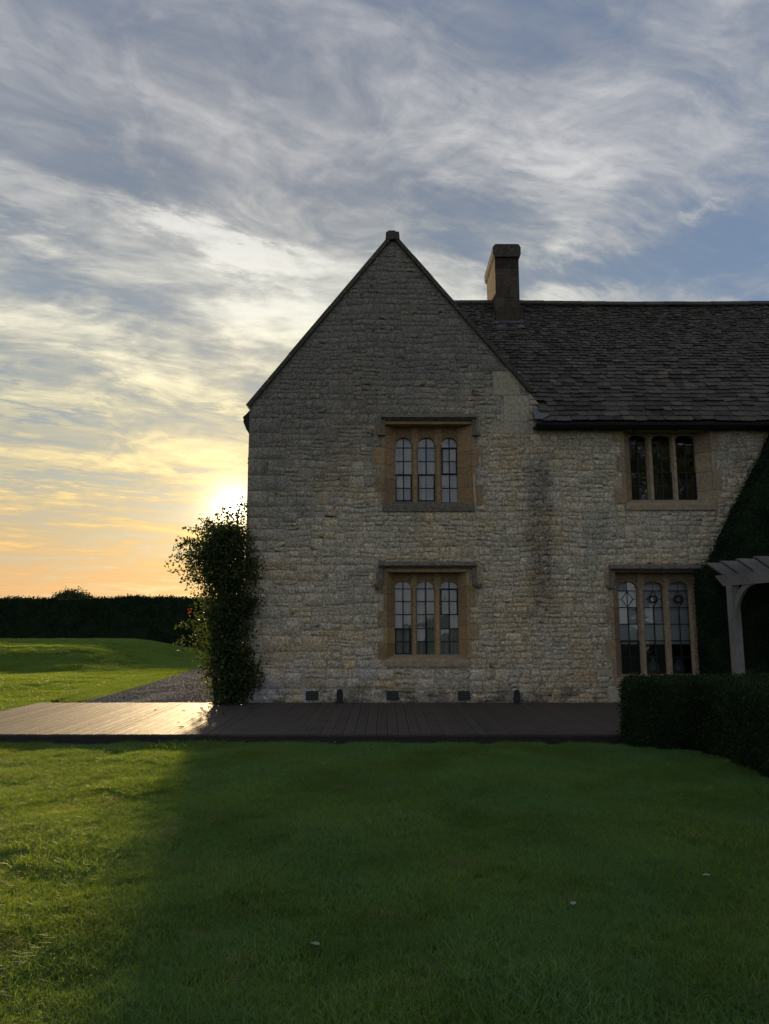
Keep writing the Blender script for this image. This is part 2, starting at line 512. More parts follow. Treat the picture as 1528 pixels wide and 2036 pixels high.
M['bark'] = mat_plain('bark', (0.06, 0.045, 0.032), 0.9, 0.1, 0, 30, 0.4, 0.6)

def mat_grass():
    m, t = material('grass_blades')
    p = pos(t)
    n = t.noise(p, 0.55, 4, 0.6)
    n2 = t.noise(p, 2.2, 5, 0.65)
    n3 = t.noise(p, 0.9, 4, 0.6)
    c = t.mix(t.smooth(n, 0.34, 0.66), (0.066, 0.175, 0.074), (0.108, 0.200, 0.056))
    c = t.mix(t.smooth(n3, 0.40, 0.70), c, t.mix(1.0, c, (0.50, 0.55, 0.50), 'MULTIPLY'))
    dry = t.smooth(n2, 0.56, 0.74)
    c = t.mix(t.math('MULTIPLY', dry, 0.75), c, (0.16, 0.165, 0.10))
    c = t.mix(1.0, c, tint(t), 'MULTIPLY')
    tc = t.mix(1.0, t.mix(dry, (0.36, 0.50, 0.03), (0.42, 0.42, 0.09)), tint(t), 'MULTIPLY')
    b = principled(t, c, 0.55, 0.25)
    tl = t.new('ShaderNodeBsdfTranslucent'); t.l.new(tc, tl.inputs[0])
    mx = t.new('ShaderNodeMixShader'); mx.inputs[0].default_value = 0.36
    t.l.new(b, mx.inputs[1]); t.l.new(tl.outputs[0], mx.inputs[2])
    t.l.new(mx.outputs[0], t.out.inputs[0])
    return m
M['grass'] = mat_grass()

def mat_lawn():
    m, t = material('lawn_turf')
    p = pos(t)
    n = t.noise(p, 0.55, 4, 0.6)
    n2 = t.noise(p, 22.0, 5, 0.7)
    c = t.mix(n2, (0.016, 0.030, 0.010), (0.045, 0.075, 0.022))
    c = t.mix(t.math('MULTIPLY', t.smooth(t.noise(p, 2.6, 4, 0.6), 0.58, 0.74), 0.5), c, (0.07, 0.06, 0.035))
    t.l.new(principled(t, c, 0.95, 0.1, bump(t, n2, 1.0, 0.05)), t.out.inputs[0])
    return m
M['lawn'] = mat_lawn()

def mat_gravel():
    m, t = material('gravel')
    p = pos(t)
    v = t.new('ShaderNodeTexVoronoi'); v.inputs['Scale'].default_value = 42.0
    t.put(v.inputs['Vector'], p)
    c = t.mix(1.0, t.mix(t.noise(p, 1.6, 4), (0.12, 0.12, 0.125), (0.19, 0.19, 0.198)),
              t.mix(0.55, (1, 1, 1), v.outputs['Color']), 'MULTIPLY')
    t.l.new(principled(t, c, 1.0, 0.03, bump(t, v.outputs['Distance'], 1.0, 0.03)), t.out.inputs[0])
    return m
M['gravel'] = mat_gravel()

# ------------------------------------------------------------------ ground
def sm(a, b, x):
    q = min(1.0, max(0.0, (x - a) / (b - a)))
    return q * q * (3 - 2 * q)

def ground_z(x, y):
    z = -0.13
    z += 0.085 * sm(9.8, 13.4, y) * sm(-6.42, -6.62, x)
    z += 0.07 * sm(14.0, 15.5, y) * sm(-6.62, -6.42, x)
    z += sm(-6.6, -11.5, x) * (0.66 * sm(21.5, 26.8, y) + 0.12 * sm(26.8, 31.5, y)) * sm(39.0, 32.5, y)
    z += 0.10 * sm(-6.7, -9.0, x) * math.exp(-((y - 17.5) / 3.0) ** 2) * math.sin(x * 0.5)
    tuss = mnoise.noise((x * 1.1, y * 1.1, 4.0)) * 0.016 + mnoise.noise((x * 2.9, y * 2.9, 8.0)) * 0.007
    if x < -6.9 or y < 9.6: z += tuss * 1.7
    if y < 9.9:
        z += 0.012 * mnoise.noise((x * 0.7, y * 0.7, 0.3)) * sm(9.9, 9.0, y)
    return z

def build_ground():
    xs = [-1500, -600, -200, -90, -50] + [-30 + 0.5 * i for i in range(24)] + [-18 + 0.25 * i for i in range(46)] + [-6.62, -6.56, -6.50, -6.44, -6.38] + \
         [-6.25 + 0.25 * i for i in range(49)] + [8, 10, 14, 20, 40, 90, 200, 600, 1500]
    xs = sorted(set(xs))
    ys = [-1500, -400, -120, -40, -15, -6, -2] + [0.25 * i for i in range(0, 124)] + [31 + 0.5 * i for i in range(40)] + [52, 60, 75, 100, 150, 300, 700, 1500, 3000]
    vs = [(x, y, ground_z(x, y)) for y in ys for x in xs]
    nx = len(xs)
    fs = [(j * nx + i, j * nx + i + 1, (j + 1) * nx + i + 1, (j + 1) * nx + i) for j in range(len(ys) - 1) for i in range(nx - 1)]
    o = mesh_obj('lawn', vs, fs, M['lawn'], origin=(0, 0, 0), smooth=True)
    set_props(o, 'wide clipped lawn with a low grassy mound before the tall hedge', 'lawn', kind='structure')
    # gravel path along the side of the house
    ex = [(13.98, -5.75), (18, -5.85), (23, -6.1), (30, -6.9), (40, -8.0)]
    vs, fs = [], []
    prof = []
    for k in range(len(ex) - 1):
        for q in range(6):
            f = q / 6
            prof.append((ex[k][0] * (1 - f) + ex[k + 1][0] * f, ex[k][1] * (1 - f) + ex[k + 1][1] * f))
    prof.append(ex[-1])
    for y, xl in prof:
        xl += 0.05 * mnoise.noise((y * 1.7, 3, 0))
        for k in range(7):
            x = xl + (-2.62 - xl) * k / 6
            vs.append((x, y, -0.026 + 0.012 * mnoise.noise((x * 2, y * 2, 5))))
    for j in range(len(prof) - 1):
        for k in range(6):
            a = j * 7 + k
            fs.append((a, a + 1, a + 8, a + 7))
    # skirt down into the soil on the lawn side
    k0 = len(vs)
    for j in range(len(prof)):
        x, y, z = vs[j * 7]
        vs.append((x - 0.02, y, z - 0.12))
    for j in range(len(prof) - 1):
        fs.append((j * 7, (j + 1) * 7, k0 + j + 1, k0 + j))
    o = mesh_obj('gravel_path', vs, fs, M['gravel'], origin=(-4, 20, 0))
    set_props(o, 'grey gravel path running back beside the house and shrub', 'path', kind='structure')
build_ground()
def pebbles():
    n = 22000
    y = 14.02 + 11.0 * npr.uniform(0, 1, n) ** 1.3
    xl = np.interp(y, [13.98, 18, 23, 30], [-5.75, -5.85, -6.1, -6.9])
    x = xl + 0.03 + (-2.75 - xl) * npr.uniform(0, 1, n)
    r = npr.uniform(0.005, 0.013, n)
    octa = np.array([[1, 0, 0], [0, 1, 0], [-1, 0, 0], [0, -1, 0], [0, 0, 0.7], [0, 0, -0.7]])
    v = octa[None] * (r[:, None, None] * npr.uniform(0.65, 1.3, (n, 6, 1)))
    a = npr.uniform(0, 6.28, n); ca_, sa_ = np.cos(a), np.sin(a)
    vx = v[:, :, 0] * ca_[:, None] - v[:, :, 1] * sa_[:, None]; vy = v[:, :, 0] * sa_[:, None] + v[:, :, 1] * ca_[:, None]
    v = np.stack([vx + x[:, None], vy + y[:, None], v[:, :, 2] - 0.022], 2).reshape(-1, 3)
    f = np.array([[0, 1, 4], [1, 2, 4], [2, 3, 4], [3, 0, 4], [1, 0, 5], [2, 1, 5], [3, 2, 5], [0, 3, 5]])
    fs = (np.arange(n)[:, None, None] * 6 + f[None]).reshape(-1, 3).tolist()
    t_ = np.repeat(np.clip(npr.normal(1.0, 0.45, (n, 1)), 0.3, 2.6) * npr.uniform(0.93, 1.07, (n, 3)), 6, axis=0)
    o = mesh_obj('loose_gravel', v, fs, M['pebble'], origin=(-4, 18, 0), tint=t_)
    set_props(o, 'loose grey stones strewn over the path beside the house', 'gravel', kind='stuff')
mp_, tp_ = material('pebble')
tp_.l.new(principled(tp_, tp_.mix(1.0, (0.21, 0.215, 0.225), tint(tp_), 'MULTIPLY'), 0.9, 0.1), tp_.out.inputs[0])
M['pebble'] = mp_
pebbles()

# ------------------------------------------------------------------ house
WY = 14.0                                   # face of the front wall
AX, AZ = P(780, 470)                        # apex of the gable
LX, LZ = P(496, 806)                        # left eave of the gable
RX, RZ = P(1055, 781)                       # right eave of the gable
XR = 11.5                                   # far right end of the house
EZ = 5.42                                   # wall head of the long wing
house = empty('stone_house', (0, WY, 0), 'old stone house with a steep gable and stone-slated wing beside the deck', 'house')

# windows in pixels of the photograph, turned into metres on the wall they sit in
WIN = {
 'upper_gable': dict(ox=(765, 938), oy=(846, 1001), lights=[(786, 818), (831, 864), (878, 909)], spring=886, top=869, bot=997,
                     rows=[891, 918, 944, 971], case=[(0, 944, 997), (1, 944, 997), (2, 891, 944)], hood=(757, 946, 826, 864), cover='curtain', mat='ochre', head=832),
 'lower_gable': dict(ox=(770, 927), oy=(1140, 1308), lights=[(785, 817), (829, 863), (876, 911)], spring=1170, top=1156, bot=1301,
                     rows=[1171, 1196, 1222, 1250, 1276], case=[(0, 1250, 1301), (2, 1171, 1223)], hood=(752, 946, 1118, 1165), cover='curtain', mat='ochre', head=1128),
 'upper_wing': dict(ox=(1243, 1415), oy=(858, 998), lights=[(1253, 1286), (1299, 1335), (1346, 1383)], spring=873, top=865, bot=993,
                    rows=[886, 913, 940, 966], case=[(1, 940, 993), (2, 940, 993)], hood=None, cover=None, mat='ochre_grey', head=850),
 'lower_wing': dict(ox=(1222, 1440), oy=(1140, 1345), lights=[(1232, 1270), (1283, 1322), (1334, 1373), (1386, 1425)], spring=1170, top=1156, bot=1340,
                    rows=[1175, 1208, 1241, 1274, 1306], case=[(0, 1274, 1338)], hood=(1210, 1452, 1124, 1166), cover='blind', mat='ochre_grey', head=1128),
}
for w in WIN.values():
    x0, _ = P(w['ox'][0], sum(w['oy']) / 2); x1, _ = P(w['ox'][1], sum(w['oy']) / 2)
    _, z1 = P(w['ox'][0], w['oy'][0]); _, z0 = P(w['ox'][0], w['oy'][1])
    w['r'] = (x0, x1, z0, z1)
    w['hz'] = P(w['ox'][0], w['head'])[1]

EXC = []                 # rectangles on the front wall that the rubble leaves free
DRESSED = []             # dressed stones on the front wall: x0,x1,z0,z1,material,tint

# -- front wall core with window holes
def build_core():
    holes = [(w['r'][0] - 0.04, w['r'][1] + 0.04, w['r'][2] - 0.05, w['r'][3] + 0.05) for w in WIN.values()]
    ZT = LZ
    xs = sorted(set([LX, RX, XR] + [h[0] for h in holes] + [h[1] for h in holes]))
    zs = sorted(set([-0.3, EZ, ZT] + [h[2] for h in holes] + [h[3] for h in holes]))
    b = MB()
    for i in range(len(xs) - 1):
        for j in range(len(zs) - 1):
            xa, xb, za, zb = xs[i], xs[i + 1], zs[j], zs[j + 1]
            xm, zm = (xa + xb) / 2, (za + zb) / 2
            if any(h[0] < xm < h[1] and h[2] < zm < h[3] for h in holes): continue
            if xm > RX and zm > EZ: continue
            b.add([(xa, WY, za), (xb, WY, za), (xb, WY, zb), (xa, WY, zb)], [(0, 1, 2, 3)])
    b.add([(LX, WY, ZT), (RX, WY, ZT), (RX, WY, RZ), (AX, WY, AZ)], [(0, 1, 2, 3)])
    # thickness of the wall round the holes
    for h in holes:
        x0, x1, z0, z1 = h
        Y1 = WY + 0.5
        b.add([(x0, WY, z0), (x1, WY, z0), (x1, WY, z1), (x0, WY, z1), (x0, Y1, z0), (x1, Y1, z0), (x1, Y1, z1), (x0, Y1, z1)],
              [(0, 1, 5, 4), (1, 2, 6, 5), (2, 3, 7, 6), (3, 0, 4, 7)])
    return b.build('front_wall', M['mortar'], house, fixn=False, origin=(2, WY, 0))
front_wall = build_core()

# -- other walls, simple sheets with rubble below
b = MB()
b.add([(LX, WY, -0.3), (LX, 21, -0.3), (LX, 21, LZ), (LX, WY, LZ)], [(0, 1, 2, 3)])
side_wall = b.build('side_wall', M['mortar'], house, origin=(LX, 17, 0))
b = MB()
b.add([(LX, 21, -0.3), (XR, 21, -0.3), (XR, 21, EZ), (LX, 21, EZ)], [(0, 1, 2, 3)])
b.add([(XR, WY, -0.3), (XR, 21, -0.3), (XR, 21, EZ), (XR, 17.4, 9.2), (XR, WY, EZ)], [(0, 1, 2, 3, 4)])
b.add([(LX, 21, EZ), (RX, 21, EZ), (AX, 21, AZ)], [(0, 1, 2)])
b.build('back_wall', M['mortar'], house)
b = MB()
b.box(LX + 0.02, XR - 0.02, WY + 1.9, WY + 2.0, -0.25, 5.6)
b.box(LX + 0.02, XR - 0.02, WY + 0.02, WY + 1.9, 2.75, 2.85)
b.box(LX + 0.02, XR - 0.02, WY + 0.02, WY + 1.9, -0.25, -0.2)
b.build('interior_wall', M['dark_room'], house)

# -- window making
def make_window(key, w):
    x0, x1, z0, z1 = w['r']
    GY, FY = WY + 0.300, WY + 0.205            # glass, face of the tracery
    mat = M[w['mat']]
    L = []
    for a, c in w['lights']:
        xa = P(a, (w['top'] + w['bot']) / 2, FY + 0.04)[0]; xb = P(c, (w['top'] + w['bot']) / 2, FY + 0.04)[0]
        L.append((xa, xb))
    zs, zt, zb = (P(w['ox'][0], w[k], FY)[1] for k in ('spring', 'top', 'bot'))
    top = z1 + 0.02
    # tracery head: the root mesh of this window
    b = MB()
    BY = WY + 0.335
    xl, xr = L[0][0] - 0.06, L[-1][1] + 0.06
    edges = [xl] + [v for p_ in L for v in p_] + [xr]
    for k in range(0, len(edges), 2):
        xa, xb = edges[k], edges[k + 1]
        b.box(xa, xb, FY, BY, zs, top, (0.9, 0.9, 0.9))
    N = 12
    for xa, xb in L:
        cx, hw = (xa + xb) / 2, (xb - xa) / 2
        arc = []
        for i in range(N + 1):
            q = math.pi * i / N
            arc.append((cx - hw * math.cos(q), zs + (zt - zs) * math.sin(q) ** 0.8))
        for dy, (ya, yb) in enumerate(((FY + 0.035, BY),)):
            vs, fs = [], []
            for (ax_, az_) in arc:
                vs += [(ax_, ya, az_), (ax_, ya, top), (ax_, yb, az_)]
            for i in range(N):
                a = 3 * i
                fs += [(a, a + 3, a + 4, a + 1), (a, a + 2, a + 5, a + 3)]
            b.add(vs, fs, (0.82, 0.8, 0.78))
        # raised arch moulding round the light
        vs, fs = [], []
        for (ax_, az_) in arc:
            s = 1.0 + 0.05 / max(hw, 0.05)
            ox = cx + (ax_ - cx) * (1 + 0.09)
            oz = zs + (az_ - zs) * 1.10 + 0.028
            vs += [(ax_, FY + 0.034, az_ + 0.004), (ox, FY + 0.008, oz), (ox * 1.0, FY + 0.034, oz + 0.012)]
        for i in range(N):
            a = 3 * i
            fs += [(a, a + 3, a + 4, a + 1), (a + 1, a + 4, a + 5, a + 2)]
        b.add(vs, fs, (0.98, 0.96, 0.94))
    root = b.build('window', mat, house, fixn=False)
    lab = {'upper_gable': 'three-light mullioned window in the upper gable', 'lower_gable': 'three-light mullioned window low in the gable wall',
           'upper_wing': 'small mullioned window tucked under the eaves', 'lower_wing': 'tall mullioned window with leaded diamonds and white blind'}[key]
    root['label'] = lab
    # mullions
    for k in range(len(L) - 1):
        xa, xb = L[k][1], L[k + 1][0]
        m, ww = (xa + xb) / 2, (xb - xa)
        prof = [(xa, BY), (xb, BY), (xb, FY + 0.07), (m + ww * 0.24, FY - 0.005), (m - ww * 0.24, FY - 0.005), (xa, FY + 0.07)]
        b = MB(); b.prism(prof, 'z', zb - 0.02, zs + 0.03, tuple(rng.uniform(0.88, 1.1) for _ in range(1)) * 3)
        b.build('mullion', mat, root)
    # jambs of alternating blocks
    for side in (-1, 1):
        xo, xi = (x0, L[0][0]) if side < 0 else (x1, L[-1][1])
        z = z0 - 0.03
        k = rng.randint(0, 1)
        while z < z1 + 0.01:
            h = min(rng.uniform(0.26, 0.42), z1 + 0.02 - z)
            if z1 + 0.02 - (z + h) < 0.14: h = z1 + 0.02 - z
            q = (0.07 if k % 2 == 0 else rng.uniform(0.15, 0.23))
            if key == 'lower_wing' and side > 0: q = 0.06
            xq = xo + side * q
            fy = WY - 0.014 - rng.uniform(0, 0.004)
            prof = [(xq, fy), (xo + side * 0.012, fy), (xo, fy + 0.012), (xo - side * 0.01, WY + 0.03), (xi, FY + 0.035), (xi, BY), (xq, BY)]
            tn = rng.uniform(0.8, 1.12)
            b = MB(); b.prism(prof, 'z', z + 0.003, z + h - 0.003, (tn, tn * rng.uniform(0.94, 1.02), tn * rng.uniform(0.88, 1.05)))
            b.build('jamb_stone', mat, root)
            EXC.append((min(xo, xq) - 0.012, max(xo, xq) + 0.012, z, z + h))
            z += h; k += 1
    # lintel
    lz = w['hz']
    if lz - z1 > 0.03:
        nb = 3
        for k in range(nb):
            xa = x0 - 0.08 + (x1 - x0 + 0.16) * k / nb; xb = x0 - 0.08 + (x1 - x0 + 0.16) * (k + 1) / nb
            prof = [(WY - 0.017, z1 + 0.024), (WY - 0.017, lz), (BY + 0.02, lz), (BY + 0.02, z1 + 0.024), (WY + 0.05, z1 + 0.024)]
            tn = rng.uniform(0.86, 1.08)
            b = MB(); b.prism(prof, 'x', xa + 0.003, xb - 0.003, (tn, tn, tn)); b.build('lintel_stone', mat, root)
        EXC.append((x0 - 0.09, x1 + 0.09, z1, lz + 0.02))
    # sill
    prof = [(WY - 0.035, z0 - 0.16), (WY - 0.035, z0 - 0.055), (WY - 0.02, z0 - 0.035), (FY + 0.03, zb - 0.005), (BY + 0.02, zb - 0.005), (BY + 0.02, z0 - 0.16)]
    b = MB(); b.prism(prof, 'x', x0 - 0.04, x1 + 0.04); b.build('sill', M['ochre_grey'] if key != 'upper_gable' else M['hood'], root)
    EXC.append((x0 - 0.05, x1 + 0.05, z0 - 0.165, z0))
    EXC.append((x0, x1, z0, z1 + 0.02))
    # hood mould with dropped ends
    if w['hood']:
        ha, hb, ht, hd = w['hood']
        xa = P(ha, ht)[0]; xb = P(hb, ht)[0]; zt_ = P(ha, ht)[1]; zd = P(ha, hd)[1]
        b = MB()
        def hp(zc): return [(WY, zc + 0.015), (WY - 0.05, zc + 0.0), (WY - 0.125, zc - 0.045), (WY - 0.13, zc - 0.072), (WY - 0.09, zc - 0.08), (WY - 0.06, zc - 0.11), (WY, zc - 0.125)]
        b.prism(hp(zt_), 'x', xa, xb)
        hm = b.build('hood_mould', M['hood'], root)
        for xe, s in ((xa, 1), (xb, -1)):
            if key == 'lower_wing' and s < 0: continue
            b = MB()
            b.box(min(xe, xe + s * 0.085), max(xe, xe + s * 0.085), WY - 0.075, WY, zd + 0.02, zt_ - 0.112)
            if key == 'lower_gable':       # carved knob
                c = Vector((xe - s * 0.03, WY - 0.07, zd))
                for j in range(26):
                    v = Vector((rng.gauss(0, 1), rng.gauss(0, 1), rng.gauss(0, 1))).normalized()
                    q = c + Vector((v.x * 0.075, v.y * 0.05, v.z * 0.045))
                    e = 0.02
                    b.add([q + Vector((e, 0, 0)), q + Vector((-e, 0, e)), q + Vector((0, -e, -e)), q + Vector((0, e, 0))], [(0, 1, 2), (0, 2, 3), (0, 3, 1), (1, 3, 2)])
                b.box(c.x - 0.055, c.x + 0.055, WY - 0.085, WY - 0.01, zd - 0.03, zd + 0.03)
            else:                          # plain returned stop
                b.box(min(xe - s * 0.06, xe + s * 0.09), max(xe - s * 0.06, xe + s * 0.09), WY - 0.10, WY, zd - 0.035, zd + 0.02)
            b.build('hood_stop', M['hood'], root)
        EXC.append((xa - 0.015, xb + 0.015, w['hz'], zt_ + 0.01))
        EXC.append((xa - 0.08, xa + 0.10, zd - 0.04, zt_)); EXC.append((xb - 0.10, xb + 0.08, zd - 0.04, zt_))
    # glazing: every pane its own sheet, lead between
    rows = [P(w['ox'][0], r, GY)[1] for r in w['rows']]
    lz_ = [zt + 0.01] + rows + [zb]
    for li, (xa, xb) in enumerate(L):
        cm = (xa + xb) / 2
        for r in range(len(lz_) - 1):
            za, zc = lz_[r + 1], lz_[r]
            for s in (0, 1):
                pa, pb = (xa - 0.005, cm) if s == 0 else (cm, xb + 0.005)
                tx, tz = rng.gauss(0, 0.0014), rng.gauss(0, 0.0014)
                vs = [(pa, GY - tx - tz, za), (pb, GY + tx - tz, za), (pb, GY + tx + tz, zc), (pa, GY - tx + tz, zc)]
                mesh_obj('pane', vs, [(0, 1, 2, 3)], M['glass'], root)
        # lead bars
        b = MB()
        lw = 0.011
        diamond = key == 'lower_wing'
        zc_top = rows[1] if diamond else zt + 0.01
        skip = any(c[0] == li and key == 'upper_gable' and li == 1 for c in w['case'])
        b.box(cm - lw, cm + lw, GY - 0.014, GY - 0.004, rows[2] if skip else zb, zc_top)
        for r in rows:
            b.box(xa - 0.004, xb + 0.004, GY - 0.013, GY - 0.005, r - lw * 0.9, r + lw * 0.9)
        b.build('lead_bar', M['lead'], root)
        if diamond:
            mz, hh = (rows[0] + rows[1]) / 2, (rows[0] - rows[1]) / 2 * 0.95
            b = MB(); wd = (xb - xa) * 0.30
            pts = [(cm, mz + hh), (cm + wd, mz), (cm, mz - hh), (cm - wd, mz)]
            for i in range(4):
                p_, q_ = pts[i], pts[(i + 1) % 4]
                b.tube([(p_[0], GY - 0.012, p_[1]), (q_[0], GY - 0.012, q_[1])], 0.007, 4)
            b.tube([(xa, GY - 0.012, mz), (cm - wd, GY - 0.012, mz)], 0.005, 4)
            b.tube([(cm + wd, GY - 0.012, mz), (xb, GY - 0.012, mz)], 0.005, 4)
            b.tube([(cm, GY - 0.012, mz + hh), (cm, GY - 0.012, zt)], 0.006, 4)
            if li > 0:
                pass
            else:
                b.tube([(cm, GY - 0.012, mz + hh), (cm, GY - 0.012, mz - hh)], 0.008, 4)
            b.build('diamond_lead', M['lead'], root)
            if li > 0:
                b = MB()
                n = 16; rad = wd * 0.80
                for i in range(n):
                    a = 2 * math.pi * i / n
                    r2 = rad * (1.0 if i % 2 else 0.86)
                    a2 = 2 * math.pi * (i + 1) / n
                    r3 = rad * (1.0 if (i + 1) % 2 else 0.86)
                    ri = rad * 0.5
                    b.add([(cm + r2 * math.cos(a), GY - 0.018, mz + r2 * math.sin(a)), (cm + r3 * math.cos(a2), GY - 0.018, mz + r3 * math.sin(a2)),
                           (cm + ri * math.cos(a2), GY - 0.018, mz + ri * math.sin(a2)), (cm + ri * math.cos(a), GY - 0.018, mz + ri * math.sin(a))], [(0, 1, 2, 3)])
                b.build('stained_glass_roundel', M['red_glass'], root)
        for c in w['case']:
            if c[0] != li: continue
            ct, cb = P(w['ox'][0], c[1], GY)[1], P(w['ox'][0], c[2], GY)[1]
            b = MB(); e = 0.022
            ya, yb = GY - 0.035, GY - 0.002
            b.box(xa, xb, ya, yb, ct - e, ct + 0.006); b.box(xa, xb, ya, yb, cb, cb + e)
            b.box(xa, xa + e, ya, yb, cb + e, ct - e); b.box(xb - e, xb, ya, yb, cb + e, ct - e)
            b.build('casement_frame', M['iron'], root)
    # what hangs behind the glass
    if w['cover'] == 'curtain':
        xm = (xl + xr) / 2
        for s in (0, 1):
            ca, cb_ = (xl - 0.1, xm - (0.02 if key == 'lower_gable' else 0.02)) if s == 0 else (xm + 0.02, xr + 0.1)
            nC = 70
            vs, fs = [], []
            ph = rng.uniform(0, 6)
            for i in range(nC + 1):
                x = ca + (cb_ - ca) * i / nC
                y = WY + 0.40 + 0.024 * math.sin(i * 0.62 + ph) + 0.016 * math.sin(i * 1.37 + ph * 2)
                vs += [(x, y, zb - 0.1), (x + 0.01 * math.sin(i), y + 0.01, zt + 0.12)]
            for i in range(nC):
                fs.append((2 * i, 2 * i + 2, 2 * i + 3, 2 * i + 1))
            mesh_obj('curtain', vs, fs, M['curtain'], root, smooth=True)
    elif w['cover'] == 'blind':
        zbl = P(w['ox'][0], 1281, WY + 0.36)[1]
        vs, fs = [], []
        n = 40
        for i in range(n + 1):
            z = zt + 0.1 + (zbl - zt - 0.1) * i / n
            y = WY + 0.385 + 0.012 * abs(math.sin(i * math.pi / 8)) + (0.006 if i % 8 == 0 else 0)
            vs += [(xl - 0.05, y, z), (xr + 0.05, y, z)]
        for i in range(n):
            fs.append((2 * i, 2 * i + 1, 2 * i + 3, 2 * i + 2))
        mesh_obj('blind', vs, fs, M['blind'], root, smooth=True)
    return root, L, zb
WINROOT = {k: make_window(k, w) for k, w in WIN.items()}

# pots standing on the sill inside the tall window
rt, Lw, zbw = WINROOT['lower_wing']
for k, li in enumerate((1, 2)):
    cx = sum(Lw[li]) / 2 + 0.02
    prof = [(0.0, 0), (0.07, 0), (0.12, 0.07), (0.125, 0.15), (0.09, 0.22), (0.045, 0.25), (0.05, 0.27), (0.085, 0.275), (0.03, 0.31), (0.012, 0.325), (0.02, 0.34), (0, 0.35)]
    vs, fs = [], []
    S = 18
    for r_, z_ in prof:
        for i in range(S):
            a = 2 * math.pi * i / S
            vs.append((cx + r_ * math.cos(a), WY + 0.55 + r_ * math.sin(a), zbw - 0.05 + z_))
    for j in range(len(prof) - 1):
        for i in range(S):
            fs.append((j * S + i, j * S + (i + 1) % S, (j + 1) * S + (i + 1) % S, (j + 1) * S + i))
    o = mesh_obj('lidded_jar', vs, fs, M['ceramic'], smooth=True)
    set_props(o, ('grey lidded jar below the blind in the window light beside the iron casement', 'grey lidded jar below the blind in the window light beside the yew')[k], 'jar', 'jars on the inner window sill')

# -- dressed blocks let into the rubble
def block(pxa, pya, pxb, pyb):
    xa, zt = P(pxa, pya); xb, zb = P(pxb, pyb)
    return xa, xb, zb, zt
ash = [block(1000, 786, 1052, 838), block(979, 738, 1034, 786), block(958, 706, 1004, 738), block(978, 838, 1054, 862)]
# quoins up the left corner
z = 0.02
k = 0
while z < LZ - 0.25:
    h = rng.uniform(0.2, 0.34)
    wd = rng.uniform(0.5, 0.75) if k % 2 else rng.uniform(0.28, 0.42)
    ash.append((LX + 0.003, LX + wd, z, z + h)); z += h; k += 1
# jamb strip running down to the deck left of the tall window
xj0, xj1 = P(1207, 1250)[0], P(1234, 1250)[0]
z = 0.0
z_end = WIN['lower_wing']['r'][2] - 0.17
while z < z_end - 0.05:
    h = min(rng.uniform(0.3, 0.45), z_end - z)
    ash.append((xj0 + rng.uniform(-0.04, 0.04), xj1, z, z + h)); z += h
# some bigger squared blocks low on the left
for a in ((602, 1180, 640, 1205), (645, 1180, 690, 1204), (702, 1200, 740, 1222), (560, 1228, 600, 1262), (600, 1265, 650, 1296), (520, 1265, 578, 1296),
          (515, 1335, 562, 1370), (562, 1337, 600, 1368), (660, 1372, 712, 1397), (720, 1372, 760, 1397)):
    ash.append(block(*a))
# air vents
VENTS = []
for px_ in (620, 780, 922):
    x0, x1, z0, z1 = block(px_ - 12, 1374, px_ + 12, 1392)
    VENTS.append((x0, x1, z0, z1))
    EXC.append((x0 - 0.01, x1 + 0.01, z0 - 0.01, z1 + 0.01))

def hits(r, e):
    return r[0] < e[1] and e[0] < r[1] and r[2] < e[3] and e[2] < r[3]

def crop(r, e):
    """shrink r so that it no longer meets e, losing least"""
    x0, x1, z0, z1 = r
    opts = [(x0, min(x1, e[0]), z0, z1), (max(x0, e[1]), x1, z0, z1), (x0, x1, z0, min(z1, e[2])), (x0, x1, max(z0, e[3]), z1)]
    opts = [o for o in opts if o[1] - o[0] > 0.05 and o[3] - o[2] > 0.035]
    return max(opts, key=lambda o: (o[1] - o[0]) * (o[3] - o[2])) if opts else None

def clip_half(poly, a, b_, c):
    """keep a*x + b*z <= c"""
    out = []
    for i in range(len(poly)):
        p_, q_ = poly[i], poly[(i + 1) % len(poly)]
        dp, dq = a * p_[0] + b_ * p_[1] - c, a * q_[0] + b_ * q_[1] - c
        if dp <= 0: out.append(p_)
        if dp * dq < 0:
            t_ = dp / (dp - dq)
            out.append((p_[0] + (q_[0] - p_[0]) * t_, p_[1] + (q_[1] - p_[1]) * t_))
    return out

def warp_pt(x, z):
    a = mnoise.noise((x * 1.3, z * 1.9, 1.0)); c = mnoise.noise((x * 1.1, z * 1.6, 7.0))
    return x + 0.035 * a, z + 0.05 * c

def stone_mesh(poly, proud, inset, flat=False, base=-0.02):
    """poly: (x,z) outline; returns verts in wall space (x, depth, z), depth grows out of the wall"""
    n = len(poly)
    cx = sum(p_[0] for p_ in poly) / n; cz = sum(p_[1] for p_ in poly) / n
    def ring(k, d, jit=0.0):
        o = []
        for x, z in poly:
            vx, vz = cx - x, cz - z
            l = math.hypot(vx, vz) + 1e-6
            q = min(k / l, 0.45)
            o.append((x + vx * q, d + rng.uniform(-jit, jit), z + vz * q))
        return o
    vs = ring(0, base) + ring(0.002, proud * 0.45) + ring(inset, proud, 0.0 if flat else proud * 0.22)
    vs.append((cx, proud * (1.0 if flat else 1.08), cz))
    fs = []
    for r in range(2):
        for i in range(n):
            fs.append((r * n + i, r * n + (i + 1) % n, (r + 1) * n + (i + 1) % n, (r + 1) * n + i))
    c = 3 * n
    for i in range(n):
        fs.append((2 * n + i, 2 * n + (i + 1) % n, c))
    return vs, fs

